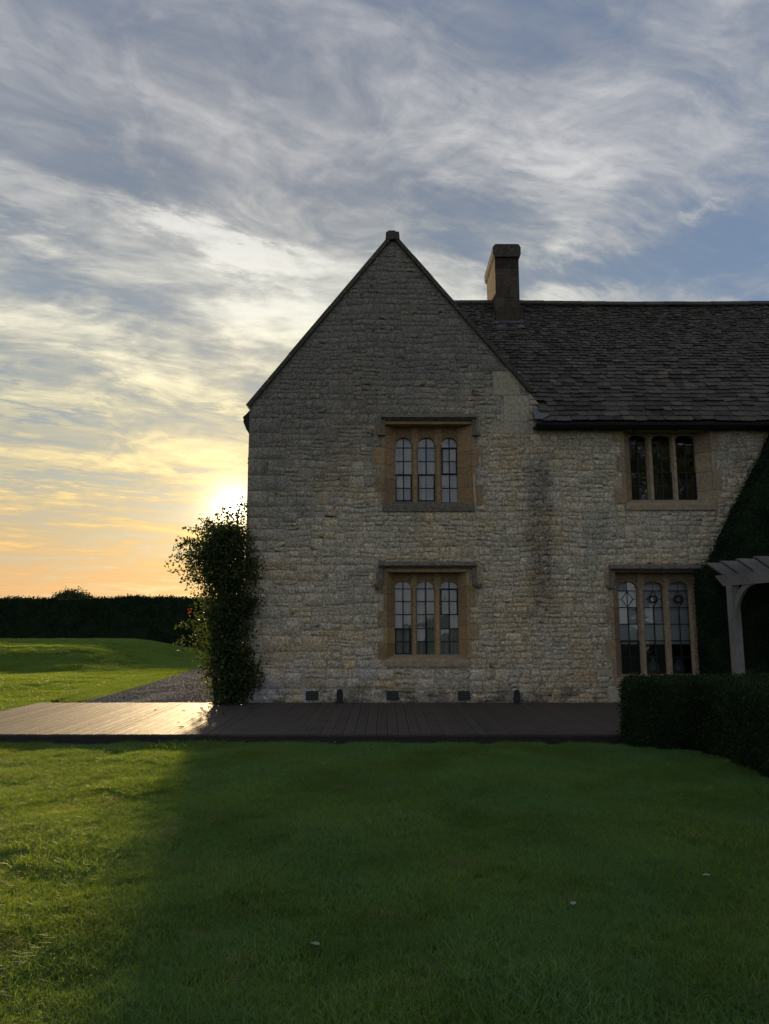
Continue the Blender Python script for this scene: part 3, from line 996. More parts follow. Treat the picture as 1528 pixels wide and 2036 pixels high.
def outline(x0, x1, z0, z1, g, jit, round_):
    """irregular outline of one stone, corners nipped"""
    x0 += g; x1 -= g; z0 += g; z1 -= g
    w_, h_ = x1 - x0, z1 - z0
    if w_ < 0.03 or h_ < 0.02: return None
    r = min(w_, h_) * round_
    pts = [(x0 + r, z0)]
    if w_ > 0.25: pts.append(((x0 + x1) / 2, z0 + rng.uniform(-jit, jit) * 0.6))
    pts += [(x1 - r, z0), (x1, z0 + r), (x1, z1 - r), (x1 - r, z1)]
    if w_ > 0.25: pts.append(((x0 + x1) / 2, z1 + rng.uniform(-jit, jit) * 0.6))
    pts += [(x0 + r, z1), (x0, z1 - r), (x0, z0 + r)]
    return [(x + rng.uniform(-jit, jit), z + rng.uniform(-jit, jit)) for x, z in pts]

def rubble_rects(x0, x1, z0, z1, style):
    """panels of random size, each laid in its own courses, so that no bed joint runs far"""
    out = []
    z = z0
    while z < z1:
        H = rng.uniform(0.26, 0.44)
        x = x0 + rng.uniform(-0.5, 0)
        while x < x1:
            big, wmin, wmax = style(x, z)
            Wp = rng.uniform(0.4, 0.95)
            zz = z
            top = z + H
            while zz < top - 0.001:
                h = rng.uniform(0.13, 0.20) if rng.random() < big else rng.uniform(0.075, 0.13)
                if top - zz - h < 0.06: h = top - zz
                xx = x
                while xx < x + Wp - 0.001:
                    w_ = rng.uniform(wmin, wmax) * (0.75 + 1.6 * h)
                    if x + Wp - xx - w_ < 0.10: w_ = x + Wp - xx
                    if h > 0.13 and w_ > 0.2 and rng.random() < 0.16:
                        c = zz + h * rng.uniform(0.4, 0.6)
                        out += [(xx, xx + w_, zz, c), (xx, xx + w_, c, zz + h)]
                    else:
                        out.append((xx, xx + w_, zz, zz + h))
                    xx += w_
                zz += h
            x += Wp
        z += H
    return out

def tone():
    t_ = rng.gauss(1.0, 0.09)
    hue = rng.random()
    if hue < 0.08: c = (1.07, 0.99, 0.86)        # ochre
    elif hue < 0.11: c = (1.05, 0.93, 0.85)      # reddened
    elif hue < 0.30: c = (0.90, 0.93, 0.97)      # grey
    else: c = (1.0, 1.0, 1.0)
    return tuple(max(0.3, t_ * q) for q in c)

gl = (AX - LX, AZ - LZ); gr = (RX - AX, RZ - AZ)
def gable_clip(poly):
    # left rake and right rake as half planes, a little inside the coping
    nx, nz = -gl[1], gl[0]; l = math.hypot(nx, nz); nx /= l; nz /= l
    poly = clip_half(poly, nx, nz, nx * AX + nz * AZ - 0.03)
    if len(poly) < 3: return []
    nx, nz = -gr[1], gr[0]; l = math.hypot(nx, nz); nx /= l; nz /= l
    return clip_half(poly, nx, nz, nx * AX + nz * AZ - 0.03)

def style(x, z):
    if x < 0.6 and z < 2.3: return 0.85, 0.24, 0.44
    if x < 0.6 and z < 2.9: return 0.6, 0.2, 0.36
    if x > 2.2 and z < 2.9: return 0.30, 0.12, 0.25
    return 0.42, 0.13, 0.28

stones = []        # (area, verts, faces, tint, kind)
for a in ash:      # dressed blocks first, the rubble is laid round them
    r = a
    for e in EXC:
        if r and hits(r, e): r = crop(r, e)
    if not r: continue
    pl = outline(*r, 0.004, 0.003, 0.04)
    if not pl: continue
    vs, fs = stone_mesh(pl, rng.uniform(0.006, 0.010), 0.007, True)
    tt = tone(); tt = tuple(0.5 * q + 0.5 for q in tt)
    stones.append(((r[1] - r[0]) * (r[3] - r[2]), vs, fs, tt, 'ashlar' if (r[0] > 2.0) else 'rubble'))
for a in ash: EXC.append(a)
for r in rubble_rects(LX, 8.4, -0.02, AZ, style):
    r = (max(r[0], LX + 0.003), r[1], max(r[2], 0.0), r[3])
    if r[0] > RX and r[2] > EZ - 0.05: continue
    for _ in range(2):
        for e in EXC:
            if r and hits(r, e): r = crop(r, e)
    if not r or r[1] - r[0] < 0.06 or r[3] - r[2] < 0.04: continue
    pl = outline(*r, rng.uniform(0.003, 0.010), 0.014, rng.uniform(0.08, 0.28))
    if not pl: continue
    far = not any(hits((r[0] - 0.06, r[1] + 0.06, r[2] - 0.06, r[3] + 0.06), e) for e in EXC)
    if far: pl = [warp_pt(*p_) for p_ in pl]
    if r[3] > min(LZ, RZ) - 0.4: pl = gable_clip(pl)
    if len(pl) < 4: continue
    ar = (max(p_[0] for p_ in pl) - min(p_[0] for p_ in pl)) * (max(p_[1] for p_ in pl) - min(p_[1] for p_ in pl))
    if ar < 0.003: continue
    vs, fs = stone_mesh(pl, rng.uniform(0.003, 0.012), rng.uniform(0.005, 0.012))
    stones.append((ar, vs, fs, tone(), 'rubble'))
stones.sort(key=lambda s: -s[0] * (0.2 if s[1][0][0] > 6.2 else 1))
rest = MB()
for i, (ar, vs, fs, tt, kd) in enumerate(stones):
    wv = [(x, WY - d, z) for x, d, z in vs]
    if i < 295:
        o = mesh_obj('stone', wv, fs, M[kd], front_wall, smooth=(kd == 'rubble'), tint=tt)
    else:
        rest.add(wv, fs, tt)
rest.build('small_stone', M['rubble'], front_wall, smooth=True, kind='stuff', fixn=False)

# side wall rubble
rs = MB()
for r in rubble_rects(WY + 0.02, 20.9, 0, LZ - 0.1, lambda x, z: (0.35, 0.22, 0.45)):
    if r[1] > 20.95 or r[3] > LZ - 0.05 or r[0] < WY: continue
    pl = outline(*r, 0.007, 0.008, 0.2)
    if not pl: continue
    vs, fs = stone_mesh(pl, rng.uniform(0.004, 0.018), 0.016)
    rs.add([(LX - d, x, z) for x, d, z in vs], [tuple(reversed(f)) for f in fs], tone())
rs.build('small_stone', M['rubble'], side_wall, smooth=True, kind='stuff', fixn=False)

# pale repointing that wanders up beside the upper gable window
b = MB()
M['lime'] = mat_plain('pale_lime_pointing', (0.43, 0.40, 0.335), 0.95, 0.05, 0, 40, 0.3, 0.8)
way = [(946, 1030), (944, 1000), (943, 972), (942, 945), (950, 938), (954, 925), (953, 908), (966, 898), (974, 888), (972, 868), (985, 846), (998, 838), (1000, 800)]
pth = []
for k in range(len(way) - 1):
    for q in range(4):
        f = q / 4
        x, z = P(way[k][0] * (1 - f) + way[k + 1][0] * f, way[k][1] * (1 - f) + way[k + 1][1] * f)
        pth.append((x + rng.uniform(-0.008, 0.008), WY - 0.010, z))
vs, fs = [], []
for x, y, z in pth:
    hw = rng.uniform(0.010, 0.038)
    vs += [(x - hw, WY + 0.005, z), (x - hw * 0.5, WY - 0.019, z), (x + hw * 0.5, WY - 0.019, z), (x + hw, WY + 0.005, z)]
for k in range(len(pth) - 1):
    for q in range(3): fs.append((4 * k + q, 4 * k + q + 1, 4 * k + q + 5, 4 * k + q + 4))
mesh_obj('pointing', vs, fs, M['lime'], front_wall, smooth=True)

# air vents
for x0, x1, z0, z1 in VENTS:
    b = MB()
    e = 0.012
    b.box(x0, x1, WY - 0.008, WY + 0.02, z1 - e, z1); b.box(x0, x1, WY - 0.008, WY + 0.02, z0, z0 + e)
    b.box(x0, x0 + e, WY - 0.008, WY + 0.02, z0 + e, z1 - e); b.box(x1 - e, x1, WY - 0.008, WY + 0.02, z0 + e, z1 - e)
    b.box(x0 + e, x1 - e, WY - 0.001, WY + 0.01, z0 + e, z1 - e)
    v = b.build('air_vent', M['iron'], house)
    for k in range(4):
        zz = z0 + e + (z1 - z0 - 2 * e) * (k + 0.5) / 4
        b = MB()
        b.prism([(WY - 0.003, zz - 0.012), (WY - 0.010, zz - 0.012), (WY - 0.003, zz + 0.010)], 'x', x0 + e, x1 - e)
        b.build('louvre', M['grille'], v)

# ------------------------------------------------------------------ roofs
RA = math.atan(1.25)
ca, sa = math.cos(RA), math.sin(RA)
EY, EZR = 13.78, 5.36
RIDGE_Y = 16.86
RIDGE_Z = EZR + (RIDGE_Y - EY) * 1.25
def gz(x):      # roof surface of the gable wing at x
    return AZ - (x - AX) * abs(gr[1]) / gr[0] if x > AX else AZ - (AX - x) * gl[1] / gl[0]

b = MB()
b.add([(RX + 0.01, EY, EZR - 0.05), (XR + 0.2, EY, EZR - 0.05), (XR + 0.2, RIDGE_Y, RIDGE_Z - 0.05), (AX, RIDGE_Y, RIDGE_Z - 0.05), (RX + 0.01, 14.1, EZR - 0.05 + (14.1 - EY) * 1.25)], [(0, 1, 2, 3, 4)])
b.add([(AX, RIDGE_Y, RIDGE_Z - 0.05), (XR + 0.2, RIDGE_Y, RIDGE_Z - 0.05), (XR + 0.2, 21.2, EZR - 0.7), (AX, 21.2, EZR - 0.7)], [(0, 1, 2, 3)])
roof = b.build('roof', M['slate'], house)

def slate(xa, xb, s0, s1, lift, th):
    """one slate of the long roof; s runs up the slope from the eave"""
    n = 4
    pts = []
    sl0 = rng.gauss(0, 0.010)
    s0 += rng.gauss(0, 0.006)
    for i in range(n + 1):
        f = i / n
        e = 0.016 if i in (0, n) else 0.0
        pts.append((xa + (xb - xa) * f, s0 + e + sl0 * (f - 0.5) + rng.uniform(-0.008, 0.008)))
    top = [(xa + 0.004, s1), (xb - 0.004, s1)]
    sk = rng.uniform(-0.008, 0.008)
    vs = []
    for k, (x, s) in enumerate(pts):
        l = lift + sk * (k / n - 0.5)
        vs.append((x, s, l + th))
    for k, (x, s) in enumerate(pts):
        l = lift + sk * (k / n - 0.5)
        vs.append((x, s + 0.004, l))
    vs += [(top[0][0], s1, 0.012), (top[1][0], s1, 0.012), (top[0][0], s1, 0.0), (top[1][0], s1, 0.0)]
    t0, t1, b0, b1 = 2 * n + 2, 2 * n + 3, 2 * n + 4, 2 * n + 5
    fs = [tuple(list(range(n + 1)) + [t1, t0])]
    fs += [(i + n + 1, i + n + 2, i + 1, i) for i in range(n)]
    fs += [(n + 1, 0, t0, b0), (n, 2 * n + 1, b1, t1)]
    return vs, fs

def roof_pt(x, s, l):
    # old roof: slight sag and waviness
    sag = -0.05 * math.sin(max(0, min(1, (x - 3.0) / 7.0)) * math.pi) * (s / 5.0) + 0.018 * mnoise.noise((x * 0.9, s * 1.1, 2.0))
    l += sag
    return (x, EY + s * ca - l * sa, EZR + s * sa + l * ca)

SL = (RIDGE_Y - EY) / ca
cands = []
s = -0.03
course = 0
while s < SL - 0.03:
    ex = 0.168 * (1 - s / SL) + 0.066 * (s / SL)
    ex *= rng.uniform(0.93, 1.07)
    wlo, whi = (0.16, 0.36) if s < 1.0 else ((0.11, 0.27) if s < 2.4 else (0.08, 0.19))
    x = RX - 0.02 + rng.uniform(-0.2, 0)
    # the course runs left until it meets the gable roof
    while gz(x - 0.2) < EZR + s * sa - 0.05 and x > AX: x -= 0.2
    x -= 0.25
    while x < 9.2:
        wd = rng.uniform(wlo, whi)
        if x + wd > RX or gz(x + wd) > 0:
            xa = x
            zmid = EZR + (s + ex * 0.5) * sa
            if gz(x + wd * 0.3) < zmid + 0.10 or x > RX:
                if not (gz(RX) > zmid and x + wd < RX + 0.07):
                    vs, fs = slate(max(xa, RX + 0.0) if gz(RX) > zmid else xa, x + wd - 0.005, s, s + ex + 0.07, rng.uniform(0.012, 0.034), rng.uniform(0.012, 0.024))
                    wv = [roof_pt(*v) for v in vs]
                    tt = max(0.4, rng.gauss(1.05, 0.30))
                    cands.append((ex * wd / (1 + 0.1 * max(0, x - 7)) * (0.1 if x > 7.6 else 1), wv, fs, (tt, tt * rng.uniform(0.95, 1.03), tt * rng.uniform(0.92, 1.06))))
        x += wd
    s += ex; course += 1
cands.sort(key=lambda c: -c[0])
rest = MB()
for i, (ar, wv, fs, tt) in enumerate(cands):
    if i < 295: mesh_obj('slate', wv, fs, M['slate'], roof, tint=tt)
    else: rest.add(wv, fs, tt)
rest.build('small_slate', M['slate'], roof, kind='stuff', fixn=False)
# ridge stones
x = AX + 1.2
while x < XR:
    l = rng.uniform(0.42, 0.6)
    b = MB()
    sg = roof_pt(x, SL, 0)[2] - RIDGE_Z
    prof = [(RIDGE_Y - 0.15, RIDGE_Z - 0.11 + sg), (RIDGE_Y - 0.165, RIDGE_Z - 0.08 + sg), (RIDGE_Y - 0.03, RIDGE_Z + 0.045 + sg), (RIDGE_Y + 0.03, RIDGE_Z + 0.045 + sg), (RIDGE_Y + 0.165, RIDGE_Z - 0.08 + sg), (RIDGE_Y + 0.15, RIDGE_Z - 0.11 + sg)]
    tt = rng.uniform(0.8, 1.2)
    b.prism(prof, 'x', x + 0.004, x + l - 0.004, (tt, tt, tt)); b.build('ridge_stone', M['coping'], roof)
    x += l

# roof of the gable wing
b = MB()
GLX = LX - 0.10
b.add([(GLX, WY + 0.16, gz(GLX) - 0.02), (AX, WY + 0.16, AZ - 0.02), (AX, 21.2, AZ - 0.02), (GLX, 21.2, gz(GLX) - 0.02)], [(0, 1, 2, 3)])
b.add([(AX, WY + 0.16, AZ - 0.02), (RX + 0.2, WY + 0.16, gz(RX + 0.2) - 0.02), (RX + 0.2, 21.2, gz(RX + 0.2) - 0.02), (AX, 21.2, AZ - 0.02)], [(0, 1, 2, 3)])
groof = b.build('gable_roof', M['slate'], house)
rest = MB()
for side, (ex_, ez_) in ((-1, (GLX, gz(GLX))), (1, (RX + 0.2, gz(RX + 0.2)))):
    u = Vector((AX - ex_, 0, AZ - ez_)); Ln = u.length; u.normalize()
    nrm = Vector((-u.z, 0, u.x)) if side < 0 else Vector((u.z, 0, -u.x))
    if nrm.z < 0: nrm = -nrm
    s = -0.03
    while s < Ln - 0.05:
        ex = 0.2 * (1 - s / Ln) + 0.1 * s / Ln
        y = WY + 0.17
        while y < 21.1:
            wd = rng.uniform(0.16, 0.4)
            vs, fs = slate(y, min(y + wd, 21.2) - 0.005, s, s + ex + 0.06, rng.uniform(0.014, 0.026), rng.uniform(0.012, 0.02))
            base = Vector((ex_, 0, ez_))
            tt = max(0.4, rng.gauss(1, 0.2))
            rest.add([tuple(base + u * q[1] + nrm * (q[2] - 0.035) + Vector((0, q[0], 0))) for q in vs], fs, (tt, tt, tt))
            y += wd
        s += ex
rest.build('small_slate', M['slate'], groof, kind='stuff', fixn=False)

# coping along both rakes, in stones
for (ex_, ez_), n in (((LX - 0.03, gz(LX - 0.03)), 7), ((RX + 0.005, gz(RX + 0.005)), 7)):
    u = Vector((AX - ex_, 0, AZ - ez_)); Ln = u.length; u.normalize()
    nrm = Vector((-u.z, 0, u.x))
    if nrm.z < 0: nrm = -nrm
    for k in range(n):
        a, c = Ln * k / n, Ln * (k + 1) / n
        if k == n - 1: c -= 0.06
        base = Vector((ex_, 0, ez_))
        th = 0.05 + rng.uniform(-0.006, 0.010)
        b = MB()
        vs = []
        for q, y in ((a + 0.003, WY - 0.07), (c - 0.003, WY - 0.07), (c - 0.003, WY + 0.26), (a + 0.003, WY + 0.26)):
            for nn in (-0.028, th):
                pt = base + u * q + nrm * nn
                vs.append((pt.x, y, pt.z))
        b.add(vs, [(0, 2, 4, 6), (1, 7, 5, 3), (0, 1, 3, 2), (2, 3, 5, 4), (4, 5, 7, 6), (6, 7, 1, 0)])
        tt = rng.uniform(0.8, 1.25)
        b.t = [(tt, tt, tt)] * len(b.v)
        b.build('coping_stone', M['coping'], house)
b = MB()
b.prism([(AX - 0.145, AZ - 0.10), (AX + 0.145, AZ - 0.10), (AX + 0.135, AZ + 0.055), (AX + 0.06, AZ + 0.065), (AX + 0.05, AZ + 0.085), (AX - 0.09, AZ + 0.085), (AX - 0.10, AZ + 0.06), (AX - 0.135, AZ + 0.055)], 'y', WY - 0.085, WY + 0.28)
b.build('apex_stone', M['coping'], house)
# left eave: kneeler and gutter seen end-on
b = MB()
pr = [P(497, 812), P(488, 822), P(481, 828), P(483, 833), P(482, 837), P(488, 852), P(494, 862), P(498, 864)]
b.prism(pr, 'y', WY + 0.05, 21.0)
b.build('gutter', M['iron'], house)
# gutter of the long wing, brackets, lead in the valley
b = MB()
gy, gzc = 13.72, P(1200, 843, 13.72)[1]
prof = []
for i in range(9):
    a = math.pi + math.pi * i / 8
    prof.append((gy + 0.062 * math.cos(a), gzc + 0.062 * math.sin(a)))
prof += [(gy + 0.062, gzc + 0.006), (gy + 0.052, gzc + 0.006), (gy + 0.045, gzc - 0.01), (gy - 0.045, gzc - 0.01), (gy - 0.052, gzc + 0.010), (gy - 0.066, gzc + 0.010)]
b.prism(prof, 'x', RX + 0.02, XR)
gut = b.build('gutter', M['iron'], house)
x = RX + 0.35
while x < 8.6:
    b = MB()
    b.prism([(gy - 0.02, gzc - 0.06), (gy + 0.0, gzc - 0.085), (WY - 0.005, gzc - 0.075), (WY - 0.005, gzc - 0.045), (gy + 0.05, gzc - 0.055)], 'x', x - 0.012, x + 0.012)
    b.build('gutter_bracket', M['iron'], gut)
    x += 0.82
b = MB()
b.box(RX + 0.02, XR, WY - 0.12, WY + 0.02, gzc - 0.045, gzc - 0.005)
b.build('eaves_board', M['fascia'], house)
b = MB()
vs = [roof_pt(RX + 0.0, 0.0, 0.06), roof_pt(RX + 0.14, -0.02, 0.065), roof_pt(RX + 0.34, 0.13, 0.07), roof_pt(RX + 0.15, 0.19, 0.06), roof_pt(RX + 0.07, 0.34, 0.07), roof_pt(RX + 0.0, 0.30, 0.10),
      roof_pt(RX + 0.10, 0.12, 0.045)]
b.add(vs, [(0, 1, 6), (1, 2, 6), (2, 3, 6), (3, 4, 6), (4, 5, 6), (5, 0, 6)])
b.build('lead_flashing', M['lead_sheet'], house, smooth=True)

# ------------------------------------------------------------------ chimney
CFY = 16.27
cx0, cx1 = P(985, 600, CFY)[0], P(1033, 600, CFY)[0]
cz0 = P(1000, 642, CFY)[1]; cz1 = P(1000, 512, CFY)[1]; cz2 = P(1000, 487, CFY)[1]
CBY = 17.62
b = MB(); b.box(cx0 + 0.012, cx1 - 0.012, CFY + 0.012, CBY - 0.012, cz0 - 0.7, cz1)
chim = b.build('chimney', M['chimney'], house)
z = cz0 - 0.35; k = 0
while z < cz1 - 0.02:
    h = min(rng.uniform(0.17, 0.30), cz1 - z)
    if cz1 - z - h < 0.1: h = cz1 - z
    spl = cx0 + (cx1 - cx0) * (0.36 if k % 2 else 0.64)
    dk = 0.55 if z > cz1 - 0.45 else 1.0
    for xa, xb in ((cx0, spl), (spl, cx1)):
        b = MB(); tt = rng.uniform(0.75, 1.2) * dk
        b.box(xa + 0.002, xb - 0.002, CFY - rng.uniform(0, 0.005), CFY + 0.22, z + 0.003, z + h - 0.003, (tt, tt * 0.98, tt * 0.93))
        b.build('stone', M['chimney'], chim)
    for face in (cx0, cx1 - 0.2):
        y = CFY + 0.225
        while y < CBY - 0.05:
            l = min(rng.uniform(0.3, 0.55), CBY - y)
            b = MB(); tt = rng.uniform(0.9, 1.25)
            b.box(face + (0.002 if face > cx0 else 0), face + 0.2, y + 0.003, y + l - 0.003, z + 0.003, z + h - 0.003, (tt * 0.78, tt * 0.66, tt * 0.52))
            b.build('stone', M['chimney'], chim); y += l
    z += h; k += 1
b = MB()
o_ = 0.045
prof = [(cx0 - 0.005, cz1), (cx0 - o_, cz1 + 0.05), (cx0 - o_ - 0.005, cz2 - 0.09), (cx0 - o_ + 0.03, cz2 - 0.03), (cx0 + 0.03, cz2), (cx1 - 0.03, cz2), (cx1 + o_ - 0.03, cz2 - 0.02), (cx1 + o_ + 0.005, cz2 - 0.09), (cx1 + o_, cz1 + 0.05), (cx1 + 0.005, cz1)]
b.prism(prof, 'y', CFY - 0.05, CBY + 0.05)
b.build('chimney_cap', M['coping'], chim)
b = MB()
b.prism([(CFY - 0.10, cz0 - 0.08), (CFY - 0.06, cz0 + 0.02), (CFY + 0.01, cz0 + 0.05), (CFY + 0.01, cz0 - 0.15)], 'x', cx0 - 0.05, cx1 + 0.05)
b.prism([(CFY - 0.24, cz0 - 0.22), (CFY - 0.24, cz0 - 0.19), (CFY - 0.02, cz0 + 0.0), (CFY - 0.02, cz0 - 0.06)], 'x', cx0 - 0.03, cx1 + 0.06)
b.build('lead_apron', M['lead_sheet'], chim)

# ------------------------------------------------------------------ deck
DX0, DX1, DY0, DY1 = -6.45, 5.6, 10.1, 13.97
deck = empty('timber_deck', (-0.5, DY0, -0.13), 'low dark timber deck with grooved boards along the house wall', 'deck')
b = MB(); b.box(DX0 + 0.02, DX1, DY0 + 0.03, DY1 - 0.02, -0.14, -0.034); b.build('joist_frame', M['fascia'], deck)
b = MB(); b.box(DX0, DX1, DY0 - 0.006, DY0 + 0.022, -0.15, -0.004); b.build('fascia_board', M['fascia'], deck)
b = MB(); b.box(DX0 - 0.004, DX0 + 0.018, DY0 + 0.03, DY1, -0.15, -0.004); b.build('fascia_board', M['fascia'], deck)
pw, gap = 0.144, 0.007
proto = {}
x = DX0 + 0.002; k = 0
while x + pw < DX1:
    kk = (k * 5 + k // 3) % 11
    if kk not in proto:
        # grooved board: flat, groove, flat ...
        prof = []
        ng = 4
        for g in range(ng):
            a = -pw / 2 + 0.006 + (pw - 0.012) * g / ng; c = -pw / 2 + 0.006 + (pw - 0.012) * (g + 1) / ng
            prof += [(a + 0.004, 0.0), (c - 0.004, 0.0), (c, -0.004)]
        prof = [(-pw / 2, -0.003)] + prof[:-1] + [(pw / 2, -0.003), (pw / 2, -0.028), (-pw / 2, -0.028)]
        tt = rng.uniform(0.8, 1.2)
        b = MB(); b.prism(prof, 'y', -(DY1 - DY0) / 2 - 0.012, (DY1 - DY0) / 2, (tt, tt, tt))
        me_o = b.build('plank', M['deck'], deck, origin=(0, 0, 0))
        proto[kk] = me_o.data
        COL.objects.unlink(me_o); bpy.data.objects.remove(me_o)
    o = bpy.data.objects.new('plank', proto[kk])
    link(o, (x + pw / 2, (DY0 + DY1) / 2, rng.uniform(-0.0025, 0.0015)), deck)
    o.rotation_euler = (rng.gauss(0, 0.0004), rng.gauss(0, 0.016), 0)
    x += pw + gap; k += 1

# ------------------------------------------------------------------ leaves
def rand_rot(n, r=npr):
    q = r.normal(size=(n, 4)); q /= np.linalg.norm(q, axis=1)[:, None]
    w_, x_, y_, z_ = q.T
    return np.stack([np.stack([1 - 2 * (y_**2 + z_**2), 2 * (x_*y_ - z_*w_), 2 * (x_*z_ + y_*w_)], 1),
                     np.stack([2 * (x_*y_ + z_*w_), 1 - 2 * (x_**2 + z_**2), 2 * (y_*z_ - x_*w_)], 1),
                     np.stack([2 * (x_*z_ - y_*w_), 2 * (y_*z_ + x_*w_), 1 - 2 * (x_**2 + y_**2)], 1)], 1)

def leaf_mesh(name, centers, size, mat, parent, aspect=0.55, tvar=0.25, origin=None, fold=0.18, tints=None):
    c = np.asarray(centers, dtype=float)
    n = len(c)
    sz = size * npr.uniform(0.65, 1.3, n)
    loc = np.array([[-0.5, 0, 0], [0, aspect * 0.5, fold], [0.5, 0, 0], [0, -aspect * 0.5, fold]])
    Rm = rand_rot(n)
    v = np.einsum('nij,kj->nki', Rm, loc) * sz[:, None, None] + c[:, None, :]
    v = v.reshape(-1, 3)
    if origin is None: origin = (v.min(0) + v.max(0)) / 2
    origin = np.array(origin)
    me = bpy.data.meshes.new(name)
    me.vertices.add(4 * n); me.loops.add(6 * n); me.polygons.add(2 * n)
    me.vertices.foreach_set('co', (v - origin).ravel())
    base = np.arange(n)[:, None] * 4
    me.loops.foreach_set('vertex_index', (base + np.array([0, 1, 2, 0, 2, 3])).ravel())
    me.polygons.foreach_set('loop_start', np.arange(2 * n) * 3)
    me.polygons.foreach_set('loop_total', np.full(2 * n, 3))
    at = me.color_attributes.new('tint', 'FLOAT_COLOR', 'POINT')
    t_ = np.ones((n, 4))
    t_[:, :3] = np.clip(npr.normal(1, tvar, (n, 1)), 0.3, 2.0) * npr.uniform(0.92, 1.08, (n, 3))
    if tints is not None: t_[:, :3] *= tints
    at.data.foreach_set('color', np.repeat(t_, 4, axis=0).ravel())
    me.update(calc_edges=True); me.validate()
    me.materials.append(mat)
    o = bpy.data.objects.new(name, me)
    link(o, Vector(origin), parent)
    return o

def lump(x, y, z, f=1.0, a=1.0):
    return a * mnoise.noise((x * f, y * f, z * f))

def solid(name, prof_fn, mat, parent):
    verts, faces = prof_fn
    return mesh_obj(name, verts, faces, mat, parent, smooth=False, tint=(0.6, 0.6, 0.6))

def grid_box(x0, x1, y0, y1, z0, z1, step, fn=None):
    """closed box of small faces, every vertex moved by fn"""
    bm = bmesh.new()
    nx, ny, nz = (max(1, int((q1 - q0) / step)) for q0, q1 in ((x0, x1), (y0, y1), (z0, z1)))
    vm = {}
    def V(i, j, k):
        if (i, j, k) not in vm:
            p_ = (x0 + (x1 - x0) * i / nx, y0 + (y1 - y0) * j / ny, z0 + (z1 - z0) * k / nz)
            vm[(i, j, k)] = bm.verts.new(fn(*p_) if fn else p_)
        return vm[(i, j, k)]
    for i in range(nx):
        for j in range(ny):
            for k, fl in ((0, 1), (nz, 0)):
                q = [V(i, j, k), V(i + 1, j, k), V(i + 1, j + 1, k), V(i, j + 1, k)]
                bm.faces.new(q[::-1] if fl else q)
    for i in range(nx):
        for k in range(nz):
            for j, fl in ((0, 0), (ny, 1)):
                q = [V(i, j, k), V(i + 1, j, k), V(i + 1, j, k + 1), V(i, j, k + 1)]
                bm.faces.new(q[::-1] if fl else q)
    for j in range(ny):
        for k in range(nz):
            for i, fl in ((0, 1), (nx, 0)):
                q = [V(i, j, k), V(i, j + 1, k), V(i, j + 1, k + 1), V(i, j, k + 1)]
                bm.faces.new(q[::-1] if fl else q)
    bm.verts.index_update()
    verts = [tuple(v.co) for v in bm.verts]; faces = [tuple(v.index for v in f.verts) for f in bm.faces]
    bm.free()
    return verts, faces

def surf_points(verts, faces, n, depth):
    """points scattered over a mesh surface, pushed a little along the normal"""
    v = np.array(verts)
    tri = []
    for f in faces:
        for k in range(1, len(f) - 1): tri.append((f[0], f[k], f[k + 1]))
    tri = np.array(tri)
    a, b_, c = v[tri[:, 0]], v[tri[:, 1]], v[tri[:, 2]]
    nr = np.cross(b_ - a, c - a); ar = np.linalg.norm(nr, axis=1)
    nr = nr / np.maximum(ar, 1e-9)[:, None]
    i = npr.choice(len(tri), n, p=ar / ar.sum())
    u, w_ = npr.uniform(size=n), npr.uniform(size=n)
    s_ = np.sqrt(u)
    pt = a[i] * (1 - s_)[:, None] + b_[i] * (s_ * (1 - w_))[:, None] + c[i] * (s_ * w_)[:, None]
    off = npr.normal(0.3, 1.0, n)
    tail = npr.uniform(size=n) < 0.05
    off[tail] = npr.uniform(1.0, 4.0, tail.sum())
    return pt + nr[i] * off[:, None] * depth

# ---- clipped L-shaped box hedge beside the deck
HT = 0.80
def hedge_round(x0, x1, y0, y1, z1, amp, f):
    def fn(x, y, z):
        r = 0.10
        cx_, cy_, cz_ = min(max(x, x0 + r), x1 - r), min(max(y, y0 + r), y1 - r), min(z, z1 - r)
        v = Vector((x - cx_, y - cy_, max(0, z - cz_)))
        p_ = Vector((x, y, z))
        if v.length > r: p_ = Vector((cx_, cy_, cz_)) + v.normalized() * r
        q = lump(p_.x, p_.y, p_.z, f, amp)
        o = Vector((p_.x - (x0 + x1) / 2, p_.y - (y0 + y1) / 2, p_.z - z1 / 2)).normalized()
        return tuple(p_ + o * q)
    return fn
hedge = empty('box_hedge', (4.0, 9.6, -0.13), 'knee-high clipped box hedge turning a corner at the end of the deck', 'hedge')
arms = [(3.16, 5.4, 9.58, 10.06), (4.03, 4.62, 5.2, 9.7)]
allp = []
for k, (xa, xb, ya, yb) in enumerate(arms):
    zt_ = 0.755
    vf = grid_box(xa, xb, ya, yb, -0.16, zt_, 0.09, hedge_round(xa, xb, ya, yb, zt_, 0.03, 2.4))
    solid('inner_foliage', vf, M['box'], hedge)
    pt = surf_points(*vf, 26000 if k == 0 else 46000, 0.022)
    allp.append(pt)
leaf_mesh('leaf_cover', np.concatenate(allp), 0.032, M['box'], hedge, 0.6, 0.32)['kind'] = 'stuff'

